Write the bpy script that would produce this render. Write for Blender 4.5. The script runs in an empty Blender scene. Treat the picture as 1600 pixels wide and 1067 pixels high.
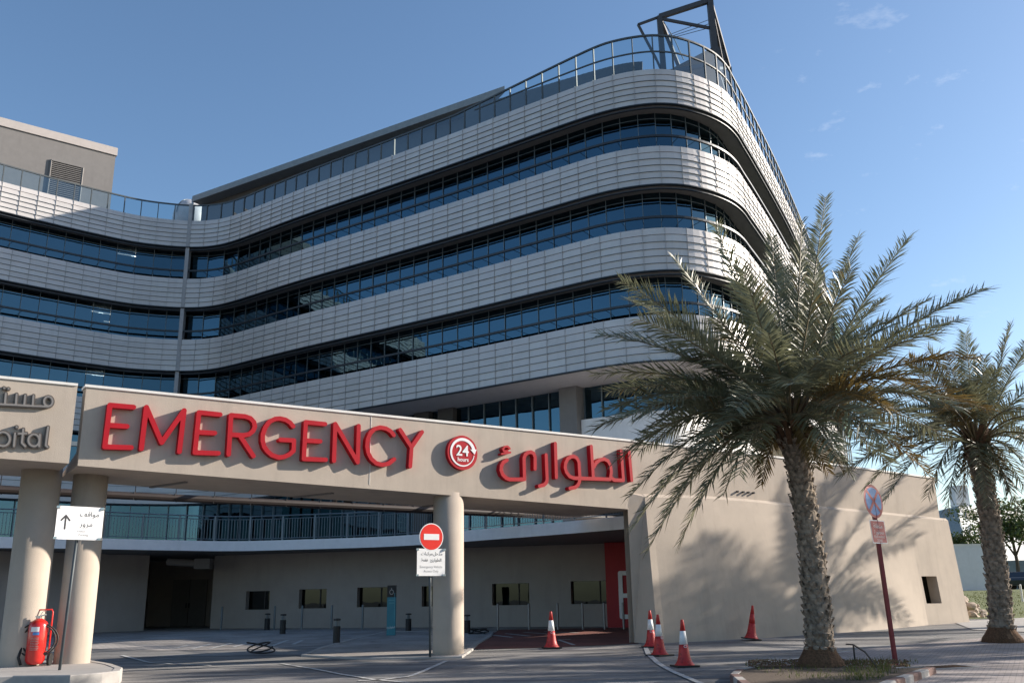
import bpy, math, random
import numpy as np
from mathutils import Vector, Matrix
R=math.radians; V=Vector
sc=bpy.context.scene; COL=sc.collection
rng=random.Random(7)
# ------------------------------------------------------------------ camera (survey of the place: eye 1.6 m above the road)
FX,PI_,RO,EYE=1442.9,R(15.41),R(-0.89),1.6
def ray(x,y):
    x=(x-800)/FX; y=-(y-533.5)/FX
    c,s=math.cos(RO),math.sin(RO); x,y=c*x-s*y,s*x+c*y
    return Vector((x,math.cos(PI_)-y*math.sin(PI_),math.sin(PI_)+y*math.cos(PI_)))
def atz(x,y,z):
    r=ray(x,y); return r*((z-EYE)/r.z)+Vector((0,0,EYE))
def atY(x,y,Y):
    r=ray(x,y); return r*(Y/r.y)+Vector((0,0,EYE))
def atpl(x,y,P,Q):
    r=ray(x,y); nx,ny=Q[1]-P[1],-(Q[0]-P[0]); t=(nx*P[0]+ny*P[1])/(nx*r.x+ny*r.y)
    return r*t+Vector((0,0,EYE))
def G(X,Y):
    b=0.02*min(max(Y-21.5,0),18)
    if X>13 and Y>40: b+=min(max(Y-42,0),33)/33*1.15*min((X-13)/8,1)
    return b
def gp(x,y,dz=0.0):
    z=0.
    for _ in range(30):
        p=atz(x,y,z+dz); z=z*.6+.4*G(p.x,p.y)
    return Vector((p.x,p.y,z+dz))
cam=bpy.data.cameras.new('camera'); co=bpy.data.objects.new('camera',cam); COL.objects.link(co)
cam.sensor_width=36; cam.lens=FX/1600*36; cam.clip_end=3000; cam.clip_start=.1
co.matrix_world=Matrix.Translation((0,0,EYE))@Matrix.Rotation(R(90)+PI_,4,'X')@Matrix.Rotation(RO,4,'Z')
sc.camera=co
# ------------------------------------------------------------------ materials
M={}
def node(nt,t,**k):
    n=nt.nodes.new(t)
    for a,b in k.items(): setattr(n,a,b)
    return n
def mat(name,c,rough=.7,metal=0,var=.12,scale=3,bump=0,bscale=40,c2=None,spec=.5,stretch=None,emit=None,coord='Object',dirt=0,coat=0):
    m=bpy.data.materials.new(name); m.use_nodes=True; nt=m.node_tree; b=nt.nodes['Principled BSDF']
    b.inputs['Roughness'].default_value=rough; b.inputs['Metallic'].default_value=metal
    b.inputs['Specular IOR Level'].default_value=spec
    b.inputs['Coat Weight'].default_value=coat
    tc=node(nt,'ShaderNodeTexCoord'); mp=node(nt,'ShaderNodeMapping'); nt.links.new(tc.outputs[coord],mp.inputs[0])
    if stretch: mp.inputs['Scale'].default_value=stretch
    n=node(nt,'ShaderNodeTexNoise'); n.inputs['Scale'].default_value=scale; n.inputs['Detail'].default_value=6; n.inputs['Roughness'].default_value=.62
    nt.links.new(mp.outputs[0],n.inputs['Vector'])
    r=node(nt,'ShaderNodeValToRGB'); nt.links.new(n.outputs['Fac'],r.inputs[0])
    c2=c2 or tuple(min(1,v*(1+var)) for v in c); ca=tuple(v*(1-var) for v in c)
    r.color_ramp.elements[0].position=.3; r.color_ramp.elements[1].position=.7
    r.color_ramp.elements[0].color=(*ca,1); r.color_ramp.elements[1].color=(*c2,1)
    out=r.outputs[0]
    if dirt:
        n3=node(nt,'ShaderNodeTexNoise'); n3.inputs['Scale'].default_value=1.1; n3.inputs['Detail'].default_value=8; n3.inputs['Roughness'].default_value=.7
        mp3=node(nt,'ShaderNodeMapping'); mp3.inputs['Scale'].default_value=(1.6,1.6,.22); nt.links.new(tc.outputs[coord],mp3.inputs[0]); nt.links.new(mp3.outputs[0],n3.inputs['Vector'])
        r3=node(nt,'ShaderNodeValToRGB'); r3.color_ramp.elements[0].position=.5; r3.color_ramp.elements[1].position=.72
        r3.color_ramp.elements[0].color=(1,1,1,1); r3.color_ramp.elements[1].color=(1-dirt,)*3+(1,)
        nt.links.new(n3.outputs['Fac'],r3.inputs[0])
        mx=node(nt,'ShaderNodeMix',data_type='RGBA',blend_type='MULTIPLY'); mx.inputs[0].default_value=1
        nt.links.new(out,mx.inputs[6]); nt.links.new(r3.outputs[0],mx.inputs[7]); out=mx.outputs[2]
    nt.links.new(out,b.inputs['Base Color'])
    if bump:
        n2=node(nt,'ShaderNodeTexNoise'); n2.inputs['Scale'].default_value=bscale; n2.inputs['Detail'].default_value=5
        nt.links.new(mp.outputs[0],n2.inputs['Vector'])
        bp=node(nt,'ShaderNodeBump'); bp.inputs['Strength'].default_value=bump; bp.inputs['Distance'].default_value=.02
        nt.links.new(n2.outputs['Fac'],bp.inputs['Height']); nt.links.new(bp.outputs[0],b.inputs['Normal'])
    if emit: b.inputs['Emission Color'].default_value=(*emit[:3],1); b.inputs['Emission Strength'].default_value=emit[3]
    M[name]=m; return m
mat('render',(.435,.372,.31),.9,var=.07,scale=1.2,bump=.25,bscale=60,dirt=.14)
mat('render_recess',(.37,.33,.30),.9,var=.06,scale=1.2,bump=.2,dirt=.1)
mat('cap',(.72,.70,.66),.6,var=.05,dirt=.12)
mat('alu',(.545,.515,.50),.40,.12,var=.05,scale=.9,spec=.5,dirt=.08)
mat('alu_dark',(.030,.036,.044),.45,.3,var=.15)
mat('joint',(.035,.035,.04),.8)
mat('steel',(.16,.19,.21),.45,.5)
mat('rib',(.36,.355,.35),.5)
mat('rail_steel',(.065,.08,.09),.55,var=.1)
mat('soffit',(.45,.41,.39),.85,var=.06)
mat('slab_white',(.70,.70,.71),.6,var=.05,dirt=.1)
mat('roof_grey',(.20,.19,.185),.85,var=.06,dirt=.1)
mat('roof_edge',(.22,.25,.27),.6)
mat('penth',(.085,.078,.072),.8,var=.1)
mat('blind',(.55,.55,.52),.8)
mat('alu_b',(.51,.485,.47),.42,.12,var=.05,dirt=.08)
mat('alu_c',(.565,.54,.52),.38,.12,var=.05,dirt=.08)
mat('pier_grey',(.33,.33,.34),.6)
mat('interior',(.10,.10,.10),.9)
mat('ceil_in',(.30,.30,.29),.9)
mat('lamp',(1,1,1),emit=(1,.98,.92,1.6))
mat('red_letter',(.41,.007,.017),.55,var=.08,spec=.22,bump=0)
mat('bronze',(.105,.085,.072),.4,.3,var=.08)
mat('white_paint',(.80,.80,.80),.45,var=.04)
mat('sign_red',(.75,.03,.02),.35,var=.04)
mat('maroon_post',(.20,.012,.018),.4,var=.15)
mat('plate_pink',(.42,.07,.08),.5,var=.15,c2=(.55,.18,.18))
mat('sign_blue',(.08,.24,.55),.4,var=.15)
mat('ink',(.03,.03,.035),.6)
mat('grey_ink',(.32,.32,.33),.6)
mat('teal',(.02,.19,.25),.4,var=.1)
mat('teal_light',(.10,.33,.38),.5)
mat('black',(.012,.012,.013),.55,var=.2)
mat('rubber',(.015,.014,.014),.6)
mat('ext_red',(.55,.02,.015),.25,var=.08,scale=8,coat=.5)
mat('cone_red',(.50,.020,.022),.5,var=.12,scale=6,c2=(.55,.035,.03))
mat('chrome',(.6,.6,.6),.25,.9)
mat('pole_grey',(.30,.30,.30),.45,.6)
mat('pipe',(.026,.017,.014),.6,var=.2)
mat('red_wall',(.38,.014,.02),.6,var=.06)
mat('asphalt',(.192,.189,.187),.9,var=.16,scale=.55,bump=.5,bscale=120,dirt=.0)
mat('concrete',(.33,.315,.30),.9,var=.12,scale=2,bump=.3,dirt=.1)
mat('kerb_red',(.17,.10,.085),.9,var=.2)
mat('kerb_pale',(.36,.34,.32),.9,var=.15)
mat('line_white',(.50,.50,.49),.8,var=.18,scale=5)
mat('soil',(.085,.06,.042),1,var=.35,scale=9,bump=1,bscale=30)
mat('lawn',(.085,.12,.028),1,var=.3,scale=2.5,bump=1,bscale=60,c2=(.14,.155,.05))
mat('rock',(.42,.34,.27),.9,var=.25,scale=2.5,bump=.6,bscale=8)
mat('grass',(.07,.10,.02),.9,var=.4,scale=15,c2=(.16,.17,.05))
mat('bark',(.20,.155,.115),.95,var=.5,scale=7,bump=.9,bscale=35,c2=(.38,.31,.24))
mat('fibre',(.12,.065,.035),1,var=.5,scale=25,bump=1,bscale=60)
mat('frond',(.122,.130,.070),.40,var=.35,scale=1.3,c2=(.235,.240,.145),spec=.6)
mat('frond_dry',(.135,.095,.035),.6,var=.4,scale=2,c2=(.24,.165,.05))
mat('rachis',(.15,.115,.06),.6,var=.3)
mat('stalk',(.30,.23,.07),.6,var=.3)
mat('leaf',(.035,.065,.015),.6,var=.4,scale=3,c2=(.09,.13,.03))
mat('wood',(.10,.08,.06),.9,var=.3)
mat('white_wall',(.66,.67,.70),.8,var=.04,dirt=.1)
mat('blue_wall',(.25,.31,.37),.7)
mat('car_silver',(.35,.36,.38),.3,.6)
mat('car_dark',(.04,.05,.06),.3,.4)
mat('maroon_hoard',(.12,.03,.04),.7)
mat('dome_white',(.45,.45,.47),.5)
mat('net_green',(.02,.11,.08),.8)
mat('metal_roof',(.05,.05,.055),.6)
def translucent(name,f):
    m=M[name]; nt=m.node_tree; b=nt.nodes['Principled BSDF']; o=nt.nodes['Material Output']; t=node(nt,'ShaderNodeBsdfTranslucent'); mx=node(nt,'ShaderNodeMixShader'); mx.inputs[0].default_value=f
    nt.links.new(b.inputs['Base Color'].links[0].from_socket,t.inputs['Color']); nt.links.new(b.outputs[0],mx.inputs[1]); nt.links.new(t.outputs[0],mx.inputs[2]); nt.links.new(mx.outputs[0],o.inputs[0])
for k_ in ('frond','frond_dry','leaf','grass'): translucent(k_,.25)
# brick style ground
def brick(name,c1,c2,mortar,sc_,w=.5,h=.25,rough=.9,rot=0):
    m=mat(name,c1,rough); nt=m.node_tree; b=nt.nodes['Principled BSDF']
    tc=node(nt,'ShaderNodeTexCoord'); mp=node(nt,'ShaderNodeMapping'); mp.inputs['Rotation'].default_value=(0,0,rot); nt.links.new(tc.outputs['Object'],mp.inputs[0])
    t=node(nt,'ShaderNodeTexBrick'); t.inputs['Scale'].default_value=sc_; t.inputs['Brick Width'].default_value=w; t.inputs['Row Height'].default_value=h
    t.inputs['Mortar Size'].default_value=.02; t.inputs['Color1'].default_value=(*c1,1); t.inputs['Color2'].default_value=(*c2,1); t.inputs['Mortar'].default_value=(*mortar,1)
    nt.links.new(mp.outputs[0],t.inputs['Vector'])
    n=node(nt,'ShaderNodeTexNoise'); n.inputs['Scale'].default_value=.8; n.inputs['Detail'].default_value=7; nt.links.new(tc.outputs['Object'],n.inputs['Vector'])
    r=node(nt,'ShaderNodeValToRGB'); r.color_ramp.elements[0].color=(.72,.72,.72,1); r.color_ramp.elements[1].color=(1.1,1.1,1.1,1)
    r.color_ramp.elements[0].position=.35; r.color_ramp.elements[1].position=.65; nt.links.new(n.outputs['Fac'],r.inputs[0])
    mx=node(nt,'ShaderNodeMix',data_type='RGBA',blend_type='MULTIPLY'); mx.inputs[0].default_value=1
    nt.links.new(t.outputs['Color'],mx.inputs[6]); nt.links.new(r.outputs[0],mx.inputs[7]); nt.links.new(mx.outputs[2],b.inputs['Base Color'])
    bp=node(nt,'ShaderNodeBump'); bp.inputs['Strength'].default_value=.4; bp.inputs['Distance'].default_value=.01; bp.invert=True
    nt.links.new(t.outputs['Fac'],bp.inputs['Height']); nt.links.new(bp.outputs[0],b.inputs['Normal'])
brick('pavers',(.40,.345,.33),(.33,.295,.285),(.19,.17,.165),2.2,.45,.22,rot=.5)
brick('forecourt_brick',(.40,.365,.34),(.35,.325,.305),(.17,.16,.15),2.0,.5,.25,rot=.3)
brick('red_brick',(.25,.085,.065),(.20,.07,.055),(.14,.06,.05),2.5,.4,.2,rot=.3)
# asphalt: long worn streaks of tyre dust and dark rubber
def streaky():
    m=M['asphalt']; nt=m.node_tree; b=nt.nodes['Principled BSDF']; src=b.inputs['Base Color'].links[0].from_socket
    tc=node(nt,'ShaderNodeTexCoord'); mp=node(nt,'ShaderNodeMapping'); mp.inputs['Scale'].default_value=(.10,1.5,1); mp.inputs['Rotation'].default_value=(0,0,-.12)
    nt.links.new(tc.outputs['Object'],mp.inputs[0]); n=node(nt,'ShaderNodeTexNoise'); n.inputs['Scale'].default_value=1.0; n.inputs['Detail'].default_value=6; n.inputs['Distortion'].default_value=.5
    nt.links.new(mp.outputs[0],n.inputs['Vector']); r=node(nt,'ShaderNodeValToRGB'); r.color_ramp.elements[0].position=.38; r.color_ramp.elements[1].position=.62
    r.color_ramp.elements[0].color=(.62,.62,.64,1); r.color_ramp.elements[1].color=(1.35,1.33,1.3,1); nt.links.new(n.outputs['Fac'],r.inputs[0])
    mx=node(nt,'ShaderNodeMix',data_type='RGBA',blend_type='MULTIPLY'); mx.inputs[0].default_value=1
    nt.links.new(src,mx.inputs[6]); nt.links.new(r.outputs[0],mx.inputs[7]); nt.links.new(mx.outputs[2],b.inputs['Base Color'])
streaky()
def stains(name,sc1,lo,hi,dark,stretch=(1,1,1)):
    m=M[name]; nt=m.node_tree; b=nt.nodes['Principled BSDF']; src=b.inputs['Base Color'].links[0].from_socket
    tc=node(nt,'ShaderNodeTexCoord'); mp=node(nt,'ShaderNodeMapping'); mp.inputs['Scale'].default_value=stretch; nt.links.new(tc.outputs['Object'],mp.inputs[0])
    n=node(nt,'ShaderNodeTexNoise'); n.inputs['Scale'].default_value=sc1; n.inputs['Detail'].default_value=4; n.inputs['Roughness'].default_value=.55; nt.links.new(mp.outputs[0],n.inputs['Vector'])
    r=node(nt,'ShaderNodeValToRGB'); r.color_ramp.elements[0].position=lo; r.color_ramp.elements[1].position=hi; r.color_ramp.elements[0].color=(1,1,1,1); r.color_ramp.elements[1].color=(dark,dark,dark,1); nt.links.new(n.outputs['Fac'],r.inputs[0])
    mx=node(nt,'ShaderNodeMix',data_type='RGBA',blend_type='MULTIPLY'); mx.inputs[0].default_value=1; nt.links.new(src,mx.inputs[6]); nt.links.new(r.outputs[0],mx.inputs[7]); nt.links.new(mx.outputs[2],b.inputs['Base Color'])
stains('asphalt',2.2,.62,.68,.62); stains('asphalt',.22,.50,.53,.86); stains('pavers',3.0,.62,.7,.75); stains('forecourt_brick',2.0,.6,.68,.75); stains('cone_red',14,.55,.62,.6); stains('line_white',6,.52,.6,.6); stains('white_paint',9,.66,.76,.86)
def glass(name,tint,refl,trans,ior_f=.35,wave=.0,alpha=.45):
    m=bpy.data.materials.new(name); m.use_nodes=True; nt=m.node_tree; nt.nodes.clear()
    o=node(nt,'ShaderNodeOutputMaterial'); g=node(nt,'ShaderNodeBsdfGlossy'); g.inputs['Roughness'].default_value=.015; g.inputs['Color'].default_value=(*refl,1)
    t=node(nt,'ShaderNodeBsdfTransparent'); t.inputs['Color'].default_value=(*trans,1)
    lw=node(nt,'ShaderNodeFresnel'); lw.inputs['IOR'].default_value=1.5
    ma=node(nt,'ShaderNodeMapRange'); ma.inputs['From Max'].default_value=.6; ma.inputs['To Min'].default_value=ior_f; ma.inputs['To Max'].default_value=min(1,ior_f+.4)
    nt.links.new(lw.outputs[0],ma.inputs[0])
    mx=node(nt,'ShaderNodeMixShader'); nt.links.new(ma.outputs[0],mx.inputs[0]); nt.links.new(t.outputs[0],mx.inputs[1]); nt.links.new(g.outputs[0],mx.inputs[2])
    nt.links.new(mx.outputs[0],o.inputs[0])
    if wave:
        tc=node(nt,'ShaderNodeTexCoord'); n=node(nt,'ShaderNodeTexNoise'); n.inputs['Scale'].default_value=1.3; n.inputs['Detail'].default_value=1
        nt.links.new(tc.outputs['Object'],n.inputs['Vector']); bp=node(nt,'ShaderNodeBump'); bp.inputs['Strength'].default_value=wave; bp.inputs['Distance'].default_value=.03
        nt.links.new(n.outputs['Fac'],bp.inputs['Height']); nt.links.new(bp.outputs[0],g.inputs['Normal'])
    M[name]=m; return m
glass('glazing',0,(.105,.19,.245),(.13,.17,.19),.55,.10)
glass('rail_glass',0,(.8,.9,.95),(.62,.74,.78),.10)
glass('clear_win',0,(.13,.15,.15),(.05,.06,.06),.20,.05)
# ------------------------------------------------------------------ mesh helpers
class MB:
    def __init__(s): s.v=[]; s.f=[]; s.m=[]
    def add(s,vs,fs,mi=0):
        k=len(s.v); s.v+= [tuple(v) for v in vs]; s.f+=[tuple(i+k for i in f) for f in fs]; s.m+=[mi]*len(fs); return s
    def box(s,c,d,rz=0,mi=0,mtx=None):
        vs=[Vector((sx*d[0]/2,sy*d[1]/2,sz*d[2]/2)) for sz in(-1,1) for sy in(-1,1) for sx in(-1,1)]
        r=mtx or Matrix.Rotation(rz,3,'Z'); vs=[r@v+Vector(c) for v in vs]
        return s.add(vs,[(0,2,3,1),(4,5,7,6),(0,1,5,4),(2,6,7,3),(0,4,6,2),(1,3,7,5)],mi)
    def bar(s,a,b,w,h=None,mi=0,up=(0,0,1)):
        a,b=Vector(a),Vector(b); d=b-a; L=d.length
        if L<1e-6: return s
        d/=L; u=Vector(up)
        if abs(d.dot(u))>.98: u=Vector((1,0,0))
        x=d.cross(u).normalized(); y=x.cross(d); h=h or w
        vs=[p+x*sx*w/2+y*sy*h/2 for p in(a,b) for sy in(-1,1) for sx in(-1,1)]
        return s.add(vs,[(0,2,3,1),(4,5,7,6),(0,1,5,4),(2,6,7,3),(0,4,6,2),(1,3,7,5)],mi)
    def tube(s,pts,rad,n=8,mi=0,cap=True):
        pts=[Vector(p) for p in pts]; rad=rad if hasattr(rad,'__len__') else [rad]*len(pts)
        k=len(s.v); X=None
        for i,p in enumerate(pts):
            d=(pts[min(i+1,len(pts)-1)]-pts[max(i-1,0)]).normalized()
            if X is None:
                u=Vector((0,0,1)) if abs(d.z)<.9 else Vector((1,0,0)); X=d.cross(u).normalized()
            X=(X-d*X.dot(d)).normalized(); Y=d.cross(X)
            for j in range(n):
                a=2*math.pi*j/n; s.v.append(tuple(p+(X*math.cos(a)+Y*math.sin(a))*rad[i]))
        for i in range(len(pts)-1):
            for j in range(n):
                s.f.append((k+i*n+j,k+i*n+(j+1)%n,k+(i+1)*n+(j+1)%n,k+(i+1)*n+j)); s.m.append(mi)
        if cap:
            s.f.append(tuple(k+j for j in reversed(range(n)))); s.m.append(mi)
            s.f.append(tuple(k+(len(pts)-1)*n+j for j in range(n))); s.m.append(mi)
        return s
    def lathe(s,prof,c=(0,0,0),n=24,mi=0):
        k=len(s.v)
        for r,z in prof:
            for j in range(n):
                a=2*math.pi*j/n; s.v.append((c[0]+r*math.cos(a),c[1]+r*math.sin(a),c[2]+z))
        for i in range(len(prof)-1):
            for j in range(n):
                s.f.append((k+i*n+j,k+i*n+(j+1)%n,k+(i+1)*n+(j+1)%n,k+(i+1)*n+j)); s.m.append(mi)
        s.f.append(tuple(k+j for j in reversed(range(n)))); s.m.append(mi)
        s.f.append(tuple(k+(len(prof)-1)*n+j for j in range(n))); s.m.append(mi)
        return s
    def prism(s,poly,z0,z1,mi=0):
        n=len(poly); A=sum(poly[i][0]*poly[(i+1)%n][1]-poly[(i+1)%n][0]*poly[i][1] for i in range(n))
        if A<0: poly=poly[::-1]
        vs=[(p[0],p[1],(z0 if not callable(z0) else z0(p))) for p in poly]+[(p[0],p[1],(z1 if not callable(z1) else z1(p))) for p in poly]
        return s.add(vs,[tuple(range(n-1,-1,-1)),tuple(range(n,2*n))]+[(i,(i+1)%n,n+(i+1)%n,n+i) for i in range(n)],mi)
    def quad(s,a,b,c,d,mi=0): return s.add([a,b,c,d],[(0,1,2,3)],mi)
    def build(s,name,mats,parent=None,smooth=False,loc=None):
        me=bpy.data.meshes.new(name)
        vs=s.v
        if loc is not None: vs=[(v[0]-loc[0],v[1]-loc[1],v[2]-loc[2]) for v in vs]
        me.from_pydata(vs,[],s.f); 
        for k in ([mats] if isinstance(mats,str) else mats): me.materials.append(M[k])
        if max(s.m,default=0)>0: me.polygons.foreach_set('material_index',s.m)
        if smooth: me.polygons.foreach_set('use_smooth',[True]*len(me.polygons))
        me.update()
        o=bpy.data.objects.new(name,me); COL.objects.link(o)
        if loc is not None: o.location=loc
        if parent:
            o.parent=parent
            if loc is None: o.location=-Vector(parent.get('_w',(0,0,0)))
        return o
def tag(o,label,cat,group=None):
    o['label']=label; o['category']=cat
    if group: o['group']=group
    return o
def kind(o,k='structure'): o['kind']=k; return o
def thing(name,label,cat,loc=(0,0,0),rz=0,group=None):
    o=bpy.data.objects.new(name,None); COL.objects.link(o); o.location=loc; o.rotation_euler=(0,0,rz); o.empty_display_size=.3
    tag(o,label,cat,group); return o
def part(mb,name,mats,root,smooth=False):   # mesh written in world coordinates, hung under a root at the world origin rotation 0
    o=mb.build(name,mats,None,smooth); o.parent=root; 
    t=root
    off=Vector((0,0,0))
    while t: off+=t.location; t=t.parent
    o.location=-off; return o
def dup(o,parent=None):
    c=o.copy(); COL.objects.link(c)
    if parent: c.parent=parent
    for ch in [x for x in bpy.data.objects if x.parent==o]: dup(ch,c)
    return c
# glyph: union of round strokes -> one clean extruded outline (marching squares on the distance field)
def glyph(strokes,w,cell,depth,frame,discs=(),inset=None):
    """strokes: lists of (u,v) ; frame(u,v,d)->world ; w stroke width or list"""
    allp=[p for s_ in strokes for p in s_]+[(d[0]+sx*d[2],d[1]+sy*d[2]) for d in discs for sx in(-1,1) for sy in(-1,1)]
    ws=w if isinstance(w,(list,tuple)) else [w]*len(strokes); W=max([max(q) if isinstance(q,tuple) else q for q in ws]+[0])
    u0=min(p[0] for p in allp)-W; u1=max(p[0] for p in allp)+W; v0=min(p[1] for p in allp)-W; v1=max(p[1] for p in allp)+W
    nu=int((u1-u0)/cell)+2; nv=int((v1-v0)/cell)+2
    U,V=np.meshgrid(u0+np.arange(nu)*cell,v0+np.arange(nv)*cell,indexing='ij'); D=np.full(U.shape,1e9)
    for s_,ww in zip(strokes,ws):
        for i,(a,b) in enumerate(zip(s_[:-1],s_[1:])):
            wa,wb=(ww if not isinstance(ww,tuple) else (ww[0]+(ww[1]-ww[0])*i/(len(s_)-1),ww[0]+(ww[1]-ww[0])*(i+1)/(len(s_)-1))) if isinstance(ww,tuple) else (ww,ww)
            dx,dy=b[0]-a[0],b[1]-a[1]; L=dx*dx+dy*dy+1e-12
            t=np.clip(((U-a[0])*dx+(V-a[1])*dy)/L,0,1)
            d=np.hypot(U-a[0]-t*dx,V-a[1]-t*dy)-(wa+(wb-wa)*t)/2
            D=np.minimum(D,d)
    for cx,cy,rr in discs: D=np.minimum(D,np.hypot(U-cx,V-cy)-rr)
    D[D==0]=1e-9
    mb=MB(); idx={}
    def vert(key,u,v):
        if key not in idx:
            idx[key]=len(mb.v); mb.v.append(tuple(frame(u,v,depth))); mb.v.append(tuple(frame(u,v,0)))
        return idx[key]
    for i in range(nu-1):
        for j in range(nv-1):
            c=[(i,j),(i+1,j),(i+1,j+1),(i,j+1)]; d=[D[q] for q in c]
            if min(d)>0: continue
            poly=[]; seg=[]
            for k in range(4):
                a,b=c[k],c[(k+1)%4]; da,db=d[k],d[(k+1)%4]
                if da<0: poly.append(vert(a,U[a],V[a]))
                if (da<0)!=(db<0):
                    t=da/(da-db); key=(a,b) if a<b else (b,a)
                    q=vert(key,U[a]+(U[b]-U[a])*t,V[a]+(V[b]-V[a])*t); poly.append(q); seg.append((q,da<0))
            if len(poly)>=3: mb.f.append(tuple(poly)); mb.m.append(0)
            if len(seg)==2:
                (p,out1),(q,_)=seg
                if out1: mb.f.append((q,p,p+1,q+1))
                else: mb.f.append((p,q,q+1,p+1))
                mb.m.append(0)
    return mb
def text_mesh(body,size,frame,depth=.004,align='CENTER',spacing=1.0,bold=0):
    c=bpy.data.curves.new('t','FONT'); c.body=body; c.size=size; c.align_x=align; c.align_y='CENTER'; c.resolution_u=3; c.space_character=spacing
    c.offset=bold
    o=bpy.data.objects.new('t',c); COL.objects.link(o); bpy.context.view_layer.update()
    me=o.to_mesh(); mb=MB(); mb.v=[tuple(frame(v.co.x,v.co.y,depth)) for v in me.vertices]; mb.f=[tuple(p.vertices) for p in me.polygons]; mb.m=[0]*len(mb.f)
    o.to_mesh_clear(); bpy.data.objects.remove(o); bpy.data.curves.remove(c); return mb
def merge(*mbs):
    r=MB()
    for m in mbs: r.add(m.v,m.f)
    return r
# ------------------------------------------------------------------ hospital plan curve
CP=[(-42,35.4),(-36,41.5),(-31,46.3),(-27.5,49.72),(-24.97,52.0),(-23.2,53.35),(-21.76,53.98),(-20.2,54.36),(-19.03,54.31),(-17.9,53.93),(-16.63,53.15),(-15.05,51.97),(-11.82,49.59),(-7.11,46.35),(-2.37,43.05),(1.64,40.16),(3.22,39.05),(4.0,38.54),(4.91,38.07),(5.85,37.75),(6.79,37.62),(7.77,37.76),(8.71,38.18),(9.55,38.75),(10.28,39.45),(10.95,40.4),(11.6,41.65),(12.6,43.6),(16.4,51.3),(21.2,61.65),(26.0,72.0)]
def catmull(P,n=12):
    out=[]
    P=[Vector((*p,0)) for p in P]; Q=[P[0]*2-P[1]]+P+[P[-1]*2-P[-2]]
    for i in range(1,len(Q)-2):
        p0,p1,p2,p3=Q[i-1:i+3]
        t0,t1=0,(p1-p0).length**.5; t2=t1+(p2-p1).length**.5; t3=t2+(p3-p2).length**.5
        for k in range(n):
            t=t1+(t2-t1)*k/n
            A1=p0*((t1-t)/(t1-t0))+p1*((t-t0)/(t1-t0)); A2=p1*((t2-t)/(t2-t1))+p2*((t-t1)/(t2-t1)); A3=p2*((t3-t)/(t3-t2))+p3*((t-t2)/(t3-t2))
            B1=A1*((t2-t)/(t2-t0))+A2*((t-t0)/(t2-t0)); B2=A2*((t3-t)/(t3-t1))+A3*((t-t1)/(t3-t1))
            out.append(B1*((t2-t)/(t2-t1))+B2*((t-t1)/(t2-t1)))
    out.append(P[-1]); return out
dense=catmull(CP); S=[0]
for a,b in zip(dense,dense[1:]): S.append(S[-1]+(b-a).length)
def at_s(s):
    s=min(max(s,0),S[-1]-1e-6); lo,hi=0,len(S)-1
    while hi-lo>1:
        m=(lo+hi)//2
        if S[m]<=s: lo=m
        else: hi=m
    t=(s-S[lo])/(S[hi]-S[lo]); return dense[lo].lerp(dense[hi],t)
def nrm_s(s):   # outward (towards the road)
    a,b=at_s(s-.5),at_s(s+.5); d=(b-a).normalized(); return Vector((d.y,-d.x,0))
BAY=.975
i0=min(range(len(dense)),key=lambda i:(dense[i]-Vector((4.0,38.54,0))).length); s0=S[i0]%BAY
SM=[s0+k*BAY for k in range(int((S[-1]-s0)/BAY)+1)]          # mullion stations
SF=sorted(set([0.0]+[round(SM[0]+k*BAY/3,4) for k in range(-2,3*len(SM)) if 0<SM[0]+k*BAY/3<S[-1]]+[S[-1]]))
SEAM=min(SM,key=lambda s:(at_s(s)-Vector((-20.75,54.25,0))).length)
def off(s,d,z):
    p=at_s(s)+nrm_s(s)*d; return Vector((p.x,p.y,z))
def strip(mb,stn,prof,mi=0):   # sweep an open profile [(offset,z),...] along the plan
    if mi=='vary':
        cache={}
        for a,b in zip(stn,stn[1:]):
            c=int(((a+b)/2-SM[0])//BAY)
            if c not in cache: cache[c]=rng.choice([0,0,0,1,2])
            strip(mb,[a,b],prof,cache[c])
        return
    k=len(mb.v); n=len(prof)
    for s in stn:
        P=at_s(s); N=nrm_s(s)
        for d,z in prof: mb.v.append((P.x+N.x*d,P.y+N.y*d,z))
    for i in range(len(stn)-1):
        for j in range(n-1):
            mb.f.append((k+i*n+j,k+(i+1)*n+j,k+(i+1)*n+j+1,k+i*n+j+1)); mb.m.append(mi)
TOP={'A':24.83,'B':20.95,'C':17.02,'D':13.06}; BOT={'A':23.05,'B':19.07,'C':15.05,'D':11.06}
hosp=thing('hospital_building','tall curved hospital block with pale metal bands and dark ribbon windows above the entrance','building')
sA=min(s for s in SM)
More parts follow.
